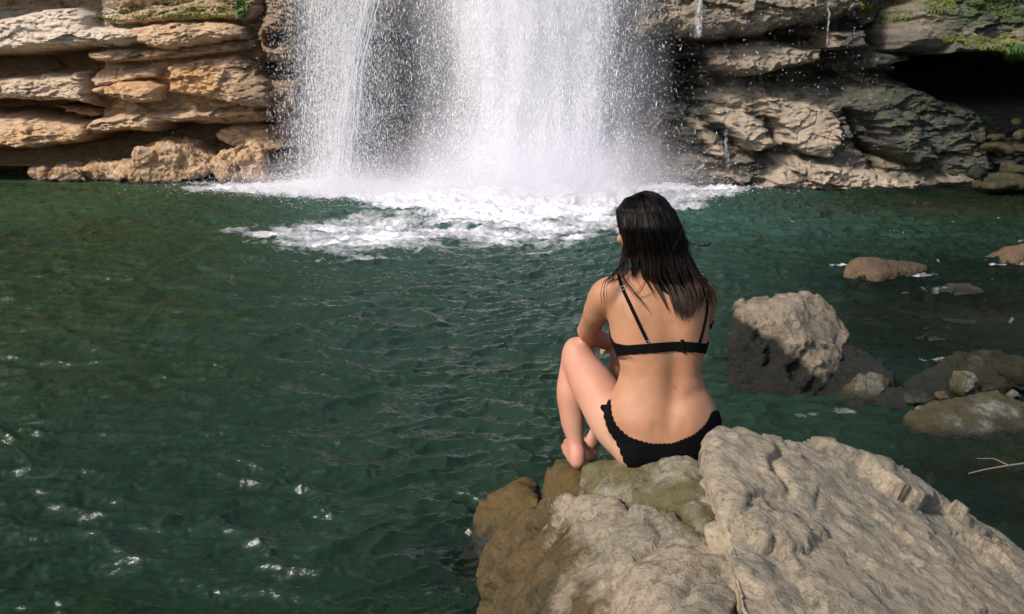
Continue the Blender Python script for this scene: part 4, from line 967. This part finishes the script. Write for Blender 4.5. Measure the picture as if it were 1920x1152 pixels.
def castgrid(C, dirs):
    out = []
    for row in dirs:
        rr = []
        for d in row:
            d = Vector(d).normalized(); r = bvh.ray_cast(C, d, .6)
            rr.append(list(r[0]) if r[0] is not None else list(C+d*.12))
        out.append(rr)
    return out
# bikini bottom: swept round the pelvis between waist edge and leg edge
Cp = P(1248, 812, 2.62)
topp = [(1146, 755), (1147, 775), (1156, 798), (1180, 820), (1220, 832), (1260, 832), (1300, 816), (1324, 794), (1334, 772)]
botp = [(1131, 768), (1137, 792), (1153, 822), (1166, 848), (1180, 876), (1215, 884), (1262, 882), (1305, 876), (1338, 850)]
def dirs_of(l): return [(hit(*q)[0]-Cp).normalized() for q in l]
td, bd_ = dirs_of(topp), dirs_of(botp)
td.append(Vector((.95, .25, .22))); bd_.append(Vector((.95, .30, -.25))); td.append(Vector((.75, .8, .22))); bd_.append(Vector((.75, .8, .05)))
td.insert(0, (td[0]+Vector((.01, .07, .01))).normalized()); bd_.insert(0, (bd_[0]+Vector((.01, .07, .03))).normalized())
tc_, bc_ = cmr(td, 260), cmr(bd_, 260)
ss_ = np.linspace(0, 1, 260)
rows = []
for i, t in enumerate(np.linspace(0, 1, 34)):
    q = tc_*(1-t)+bc_*t
    sc1 = np.abs(np.sin(ss_*math.pi*46))*.022-.012
    q = q.copy(); dv = bc_-tc_; dv /= np.linalg.norm(dv, axis=1)[:, None]
    q -= dv*(sc1*max(0, 1-t*5))[:, None]; q += dv*((np.abs(np.sin(ss_*math.pi*32))*.040-.02)*max(0, 1-(1-t)*5))[:, None]
    rows.append(q)
shell('bikini_bottom', castgrid(Cp, rows))
# bra band
Cb = P(1238, 652, 2.64)
tb = [(1152, 643), (1175, 648), (1215, 645), (1262, 641), (1300, 642), (1321, 645)]; bb = [(1156, 664), (1180, 664), (1215, 662), (1262, 658), (1300, 660), (1320, 662)]
def dirs_b(l): return [(hit(*q)[0]-Cb).normalized() for q in l]
td, bd_ = dirs_b(tb), dirs_b(bb)
td = [Vector((-.30, 1, .16)), Vector((-.75, .8, .42)), Vector((-.98, .12, .30))]+td+[Vector((.98, .1, .12)), Vector((.8, .7, .3)), Vector((.3, 1, .16))]
bd_ = [Vector((-.30, 1, -.16)), Vector((-.75, .8, -.20)), Vector((-.98, .12, -.17))]+bd_+[Vector((.98, .1, -.12)), Vector((.8, .7, -.2)), Vector((.3, 1, -.16))]
tc_, bc_ = cmr(td, 300), cmr(bd_, 300); ss_ = np.linspace(0, 1, 300); rows = []
for t in np.linspace(0, 1, 12):
    q = tc_*(1-t)+bc_*t; dv = bc_-tc_; dv /= np.linalg.norm(dv, axis=1)[:, None]
    rows.append(q+dv*((np.abs(np.sin(ss_*math.pi*30))*.045-.022)*max(0, 1-(1-t)*3))[:, None])
bra = shell('bra_band', castgrid(Cb, rows))
def ribbon(name, pts, w_, parent=woman, mat=fabric, th=.002):
    c_ = cmr(pts, 50); T = np.gradient(c_, axis=0); G3 = []
    nn = np.array([list(bvh.find_nearest(Vector(q))[1]) for q in c_])
    sd = np.cross(T, nn); sd /= np.linalg.norm(sd, axis=1)[:, None]
    for a in (-.5, -.17, .17, .5): G3.append(c_+sd*a*w_)
    return shell(name, np.array(G3), parent, th=th)
def cup(c0, rx, rz):
    G3 = []
    for a in np.linspace(-1, 1, 16):
        row = []
        for b in np.linspace(-1, 1, 16):
            q = c0+Vector((a*rx*math.sqrt(1-b*b*.45), .08, b*rz*math.sqrt(1-a*a*.45))); r = bvh.ray_cast(q, Vector((0, -1, 0)), .3); row.append(list(r[0]) if r[0] is not None else list(q-Vector((0, .08, 0))))
        G3.append(row)
    return shell('bra_cup', G3)
cup(P(1190, 612, 2.78), .062, .055); cup(P(1285, 612, 2.78), .062, .055)
sl_ = [hit(1216, 644)[0], hit(1203, 618)[0], hit(1190, 590)[0], hit(1178, 564)[0], hit(1166, 540)[0], hit(1160, 524)[0]]
fr = bvh.find_nearest(P(1162, 520, 2.72))[0]; fr2 = bvh.find_nearest(P(1175, 555, 2.80))[0]
stl = ribbon('bra_strap', sl_+[fr, fr2], .0095)
sr_ = [hit(1311, 643)[0], hit(1318, 618)[0], hit(1324, 590)[0], hit(1326, 566)[0], hit(1318, 545)[0]]
ribbon('bra_strap', sr_+[bvh.find_nearest(P(1308, 528, 2.73))[0]], .0095)
def torus(name, c, nrm, R, r, parent, mat=ring_mat):
    bm = bmesh.new(); M = nrm.to_track_quat('Z', 'Y').to_matrix().to_4x4(); M.translation = c; vs = []
    for i in range(20):
        a = i*math.tau/20; vs.append([bm.verts.new(M @ Vector(((R+r*math.cos(b))*math.cos(a), (R+r*math.cos(b))*math.sin(a), r*math.sin(b)))) for b in [j*math.tau/6 for j in range(6)]])
    for i in range(20):
        for j in range(6): bm.faces.new([vs[i][j], vs[(i+1) % 20][j], vs[(i+1) % 20][(j+1) % 6], vs[i][(j+1) % 6]])
    m_ = bpy.data.meshes.new(name); bm.to_mesh(m_); bm.free(); return obj(name, m_, mat, parent)
h_ = hit(1167, 541); torus('strap_ring', h_[0]+h_[1]*.004, h_[1], .006, .0013, woman)
h_ = hit(1214, 641); torus('strap_ring', h_[0]+h_[1]*.0045, h_[1], .0048, .0012, woman)
h_ = hit(1281, 650)
ribbon('bra_clasp', [hit(1279, 637)[0], hit(1281, 648)[0], hit(1283, 662)[0]], .007, th=.0045)
ribbon('clasp_hook', [hit(1276, 637)[0], hit(1277, 642)[0]], .002, mat=ring_mat, th=.0055)
# small script tattoo under the band: an illegible flourish
tx = np.linspace(0, 1, 90); tpx = 1153+33*tx+1.2*np.sin(tx*60)*(tx < .62); tpy = 672+2.2*np.sin(tx*46)*(tx < .62)*(tx > .1)+1.6*np.sin(tx*14)*(tx > .6)-1.2*tx
pts = []
for a, b in zip(tpx, tpy):
    r = hit(a, b); pts.append(list(r[0]+r[1]*.0008))
V_, F_ = tubes([pts], [np.full(len(pts), .0009)+.0006*(np.sin(tx*46) > .6)*(tx < .62)])
s = N('tattoo_ink'); ink = s.end(s.bsdf(Base_Color=(.02, .022, .025), Roughness=.7))
obj('tattoo', mesh('tattoo', V_, F_), ink, woman)
# eyes, lips, brows
s = N('eye_white'); eyem = s.end(s.bsdf(Base_Color=(.75, .72, .68), Roughness=.2)); s = N('dark_iris'); iris = s.end(s.bsdf(Base_Color=(.04, .02, .01), Roughness=.15))
for sg in (-1, 1):
    U_ = Union(); U_.ell(H(sg*.031, .072, .004), (.0115, .0115, .0115), HM, n=16); m_ = bpy.data.meshes.new('eye'); m_.from_pydata(np.vstack(U_.V).tolist(), [], U_.F); e_ = obj('eye', m_, eyem, woman)
    U_ = Union(); U_.ell(H(sg*.031, .0815, .003), (.005, .003, .005), HM, n=12); m_ = bpy.data.meshes.new('iris'); m_.from_pydata(np.vstack(U_.V).tolist(), [], U_.F); obj('iris', m_, iris, e_)
    pth = [list(bvh.find_nearest(H(sg*(.016+.032*t), .095, .024+.006*math.sin(t*2.4)))[0]) for t in np.linspace(0, 1, 12)]
    V_, F_ = tubes([pth], [np.interp(np.linspace(0, 1, 12), [0, .3, 1], [.002, .0028, .001])]); obj('eyebrow', mesh('eyebrow', V_, F_), iris, woman)
s = N('lip'); lipm = s.end(s.bsdf(Base_Color=(.42, .13, .11), Roughness=.4))
pth = [list(bvh.find_nearest(H(.021*t, .11, -.0615-.002*abs(t)))[0]) for t in np.linspace(-1, 1, 16)]
V_, F_ = tubes([pth], [.0045*np.sqrt(np.clip(1.02-np.linspace(-1, 1, 16)**2, 0, 1))], 8); obj('lips', mesh('lips', V_, F_), lipm, woman)

# ---------------------------------------------------------------- hair
s = N('dark_brown_hair'); tt = s.at('tip')
c = s.mix(s.ramp(tt, [(.55, 0.), (1., 1.)]), (.0022, .0019, .0018), (.034, .015, .008))
c = s.mix(s.math('MULTIPLY', s.at('shade'), .4), c, (.010, .0075, .006))
hb = s.bsdf(Base_Color=c, Roughness=.4, Specular_IOR_Level=.14); hair_mat = s.end(hb)
rs2 = np.random.RandomState(11)
RY = [362, 372, 395, 425, 450, 480, 520, 545, 570, 595]
LX = [1205, 1172, 1155, 1159, 1168, 1168, 1160, 1184, 1206, 1226]
RX = [1212, 1240, 1266, 1280, 1288, 1296, 1314, 1320, 1312, 1298]
def hair_pt(u, v, lay):
    l, r = np.interp(v, RY, LX), np.interp(v, RY, RX); px = l+(r-l)*u
    w_ = 2*u-1; bulge = np.sqrt(np.clip(1-w_**2*.93, 0, 1))
    Yc = np.interp(v, [360, 400, 480, 520, 600], [2.765, 2.765, 2.74, 2.71, 2.66]); dp = np.interp(v, [360, 372, 395, 430, 480, 520, 600], [.02, .065, .10, .122, .10, .085, .055])
    Yv = Yc-dp*bulge+lay+.007*noise(u*9, v*.012, 4.)*sstep(365, 400, v)
    a = (px-CX)/FPX; b = (CY-v)/FPX; k = Yv/(ct+b*st)
    return np.stack([a*k, Yv, CAMZ+(-st+b*ct)*k], -1)
def vend(u): return np.interp(u, [0, .12, .26, .34, .45, .6, .8, .9, 1], [500, 510, 520, 548, 568, 582, 580, 564, 548])
def push(pts, off):
    """keep strands outside the back"""
    sh = pts.shape; q = pts.reshape(-1, 3)
    for i in range(len(q)):
        if q[i, 2] < hc.z-.06:
            r = bvh.ray_cast(Vector((q[i, 0], 1.8, q[i, 2])), Vector((0, 1, 0)), 1.5)
            if r[0] is not None and r[0].y-off[i] < q[i, 1]: q[i, 1] = r[0].y-off[i]
    return q.reshape(sh)
nS, mS = 3600, 34
u0 = rs2.uniform(0, 1, nS); u0 = np.where(rs2.uniform(size=nS) < .12, rs2.uniform(0, .06, nS), u0)
lay = rs2.uniform(-.004, .022, nS)
cl_c = np.sort(rs2.uniform(0, 1, 26)); near_c = cl_c[np.argmin(np.abs(u0[:, None]-cl_c[None]), 1)]
ve = vend(u0)+rs2.normal(0, 8, nS)-rs2.exponential(12, nS)
v0 = 362+rs2.uniform(0, 1, nS)**2*26
t = np.linspace(0, 1, mS)[None]
v = v0[:, None]+(ve-v0)[:, None]*t**1.0
cl_amt = sstep(480, 565, v)*.9
uu = u0[:, None]*(1-cl_amt)+near_c[:, None]*cl_amt+.012*noise(v*.02, u0[:, None]*40, 3.)+.055*noise(v*.014, near_c[:, None]*30, 9.)*sstep(450, 580, v)+.02*noise(v*.008, u0[:, None]*14, 6.)
uu = uu+.018*noise(v*.03, near_c[:, None]*77, 2.)*sstep(400, 480, v)
pts = hair_pt(np.clip(uu, -.02, 1.03), v, lay[:, None]*np.ones_like(v))
pts += .0030*np.stack([noise(v*.05, u0[:, None]*99, k*5.) for k in range(3)], -1)
pts = push(pts, np.repeat(rs2.uniform(.004, .016, nS), mS))
r = rs2.uniform(.0006, .0013, nS)[:, None]*np.interp(t, [0, .1, .8, 1], [.8, 1, .9, .15])
V1, F1 = tubes(pts, r, 3); tip1 = np.repeat(np.tile(t.ravel(), nS), 3)*np.repeat((vend(u0) > 0).astype(float), mS*3); sh1 = np.repeat(rs2.uniform(0, 1, nS)**2, mS*3)
# loose hairs
def loose(ctrl, nh, sp, sd):
    out = []
    for i in range(nh):
        j = rs2.normal(0, sp, 2); base_ = np.array([list(P(a+j[0]*(.3+k/len(ctrl)*1.2), b+j[1]*(.3+k/len(ctrl)), Yd)) for k, (a, b, Yd) in enumerate(ctrl)]); out.append(cmr(base_, mS))
    return out
LS = loose([(1284, 452, 2.72), (1298, 458, 2.70), (1314, 462, 2.69), (1328, 460, 2.69), (1336, 453, 2.69)], 9, .7, 1)
LS += loose([(1172, 490, 2.66), (1150, 515, 2.62), (1134, 530, 2.60), (1130, 550, 2.60), (1133, 572, 2.61)], 7, 3, 2)
LS += loose([(1205, 505, 2.60), (1210, 530, 2.59), (1200, 548, 2.59), (1188, 560, 2.59)], 4, 4, 3)
LS += loose([(1165, 480, 2.68), (1160, 505, 2.66), (1150, 522, 2.65), (1138, 530, 2.64)], 16, 4, 4)
LS += loose([(1300, 505, 2.64), (1318, 525, 2.63), (1332, 540, 2.63), (1340, 560, 2.63)], 26, 5, 5)
LS += loose([(1308, 520, 2.64), (1324, 540, 2.63), (1334, 552, 2.63), (1338, 576, 2.63)], 22, 5, 5)
LS += loose([(1283, 412, 2.70), (1281, 430, 2.69), (1272, 448, 2.67), (1262, 470, 2.63)], 4, 3, 6)
LS += loose([(1195, 366, 2.72), (1206, 360, 2.72), (1216, 362, 2.71), (1228, 370, 2.68)], 14, 3, 6)
for _ in range(46):
    u_ = rs2.choice([rs2.uniform(-.01, .08), rs2.uniform(.90, 1.02), rs2.uniform(0, 1)]); v_ = np.linspace(rs2.uniform(366, 480), rs2.uniform(500, 580), 8); q_ = hair_pt(np.clip(u_+.06*noise(v_*.015, u_*50, 2.)+rs2.normal(0, .015), -.06, 1.08), v_, np.full(8, -.008))
    LS.append(cmr([tuple(a) for a in q_], mS))
LS = push(np.array(LS), np.full(len(LS)*mS, .004))
V2, F2 = tubes(LS, np.interp(t, [0, .8, 1], [.0009, .0007, .0002])*np.ones((len(LS), 1)), 3)
# under layer that closes the mass
gu = np.linspace(.01, .99, 60); gv = np.linspace(0, 1, 50); GU, GV = np.meshgrid(gu, gv)
vb = 364+(np.minimum(vend(GU)-22, 548)-364)*GV
sheet = hair_pt(GU, vb, np.full_like(GU, .018)); sheet = push(sheet, np.full(GU.size, .003))
inner = sheet+np.array([0, .02, -.002])
V3 = np.vstack([sheet.reshape(-1, 3), inner.reshape(-1, 3)]); f_ = gridfaces(50, 60); F3 = np.vstack([f_, f_[:, ::-1]+3000])
# cap over the skull, open at the face
U_ = Union(); U_.ell(H(0, -.010, .022), (.080, .100, .098), HM, n=40); V4 = np.vstack(U_.V); F4 = [f for f in U_.F if len(f) == 4]
lf = (V4-np.array(hc))@np.array(HM.to_3x3()); face = (lf[:, 1] > .045)&(lf[:, 2] < .065); lf[face] *= .80; V4 = lf@np.array(HM.to_3x3()).T+np.array(hc)
F4 = np.array(F4)
Vh = np.vstack([V1, V2, V3, V4]); o1, o2, o3 = len(V1), len(V1)+len(V2), len(V1)+len(V2)+len(V3)
hm = mesh('hair', Vh, np.vstack([F1, F2+o1, F3+o2, F4+o3]))
attr(hm, 'tip', np.concatenate([tip1*np.repeat(sstep(.0, .3, np.maximum(0, ve-505)/90), mS*3), np.repeat(np.tile(np.linspace(.6, 1, mS), len(LS)), 3), np.zeros(len(V3)+len(V4))]))
attr(hm, 'shade', np.concatenate([sh1, np.full(len(V2), .3), np.zeros(len(V3)+len(V4))]))
obj('hair', hm, hair_mat, woman)

# ---------------------------------------------------------------- drift branch caught in the shallows
bp = [P(1920, 878, 3.55), P(1885, 884, 3.5), P(1850, 888, 3.48), P(1820, 893, 3.45)]; bp = [Vector((q.x, q.y, .015+.02*(3-i)/3)) for i, q in enumerate([G(1990, 872), G(1890, 884), G(1850, 888), G(1815, 894)])]
b2 = [bp[1], bp[1]+Vector((-.05, .04, .015)), bp[1]+Vector((-.12, .05, .01))]
Va, Fa = tubes([cmr(bp, 24)], [np.linspace(.006, .003, 24)*(1+.25*noise(np.arange(24)*.6, 0., 0.))], 8); Vb, Fb = tubes([cmr(b2, 24)], [np.linspace(.003, .0015, 24)], 8)
s = N('bare_driftwood'); wm = s.end(s.bsdf(Base_Color=s.mix(s.noise(s.pos(), 30), (.22, .17, .11), (.10, .075, .05)), Roughness=.7))
obj('driftwood_branch', mesh('driftwood_branch', np.vstack([Va, Vb]), np.vstack([Fa, Fb+len(Va)])), wm, label='thin bare branch lying in the shallow water at the right edge', category='branch')
# moss cushions and hanging grass on the ledges
s = N('moss_leaf'); mossm = s.end(s.bsdf(Base_Color=s.mix(s.noise(s.pos(), 14, 4), (.07, .12, .012), (.20, .22, .03)), Roughness=.8))
s = N('dark_fern_leaf'); fernm = s.end(s.bsdf(Base_Color=s.mix(s.noise(s.pos(), 14, 4), (.03, .08, .012), (.07, .14, .02)), Roughness=.7))
cb = BVHTree.FromPolygons([Vector(q) for q in cliffV[::2, ::2].reshape(-1, 3)], gridfaces(*cliffV[::2, ::2].shape[:2]).tolist())
def moss(name, poly, n_, size, mat, label=None, droop=.6, sd=0):
    r_ = np.random.RandomState(sd+50); V_, F_ = [], []; xs_ = [p[0] for p in poly]; ys_ = [p[1] for p in poly]
    uu_ = r_.uniform(min(xs_), max(xs_), n_*4); vv_ = r_.uniform(min(ys_), max(ys_), n_*4); ok = poly_sd(uu_, vv_, poly)+6*noise(uu_*.06, vv_*.1, 2.) > 0
    for a, b in list(zip(uu_[ok], vv_[ok]))[:n_]:
        d = (P(a, b, 13)-EYE).normalized(); h = cb.ray_cast(EYE, d, 30)
        if h[0] is None: continue
        nrm = h[1] if h[1].dot(d) < 0 else -h[1]
        g = (nrm*.7+Vector((r_.normal(0, .5), r_.normal(0, .3), r_.normal(0, .5)-droop))).normalized(); sde = g.cross(Vector((r_.normal(), r_.normal(), r_.normal()))).normalized()
        L_ = size*r_.uniform(.5, 1.4); w_ = L_*.22; q = h[0]-nrm*.01
        k = len(V_); V_ += [q-sde*w_*.5, q+sde*w_*.5, q+g*L_*.6+sde*w_*.5, q+g*L_-Vector((0, 0, L_*.3)), q+g*L_*.6-sde*w_*.5]; F_ += [[k, k+1, k+2, k+4], [k+4, k+2, k+3, k+3]]
    F_ = [f if len(set(f)) == 4 else f[:3] for f in F_]
    m_ = bpy.data.meshes.new(name); m_.from_pydata([list(q) for q in V_], [], F_); return obj(name, m_, mat, **({'kind': 'stuff'} if label is None else {'label': label, 'category': 'plant'}))
moss('moss', [(160, 30), (330, -5), (420, -20), (440, 20), (380, 36), (260, 30), (180, 42)], 5000, .035, mossm, sd=1)
moss('moss', [(1760, 62), (1830, 66), (1905, 86), (1900, 100), (1840, 88), (1770, 76)], 5000, .03, mossm, sd=2)
moss('moss', [(1730, -20), (1800, -20), (1790, 20), (1745, 22)], 2200, .04, mossm, sd=3)
moss('moss', [(1640, -10), (1730, -10), (1700, 36), (1655, 50)], 900, .035, mossm, sd=7)
moss('moss', [(1830, -20), (1925, -20), (1925, 36), (1850, 26)], 1200, .04, fernm, sd=8)
moss('moss', [(1605, 0), (1632, 0), (1636, 18), (1612, 16)], 700, .04, mossm, sd=4)
moss('fern_tuft', [(438, -20), (468, -20), (462, 22), (448, 24)], 700, .09, fernm, 'bright green leafy tuft hanging from the top ledge left of the cascade', .9, 5)
moss('fern_tuft', [(1885, 84), (1925, 84), (1930, 108), (1892, 112)], 1400, .07, fernm, 'green bushy plant hanging over the right end of the cave mouth', .7, 6)
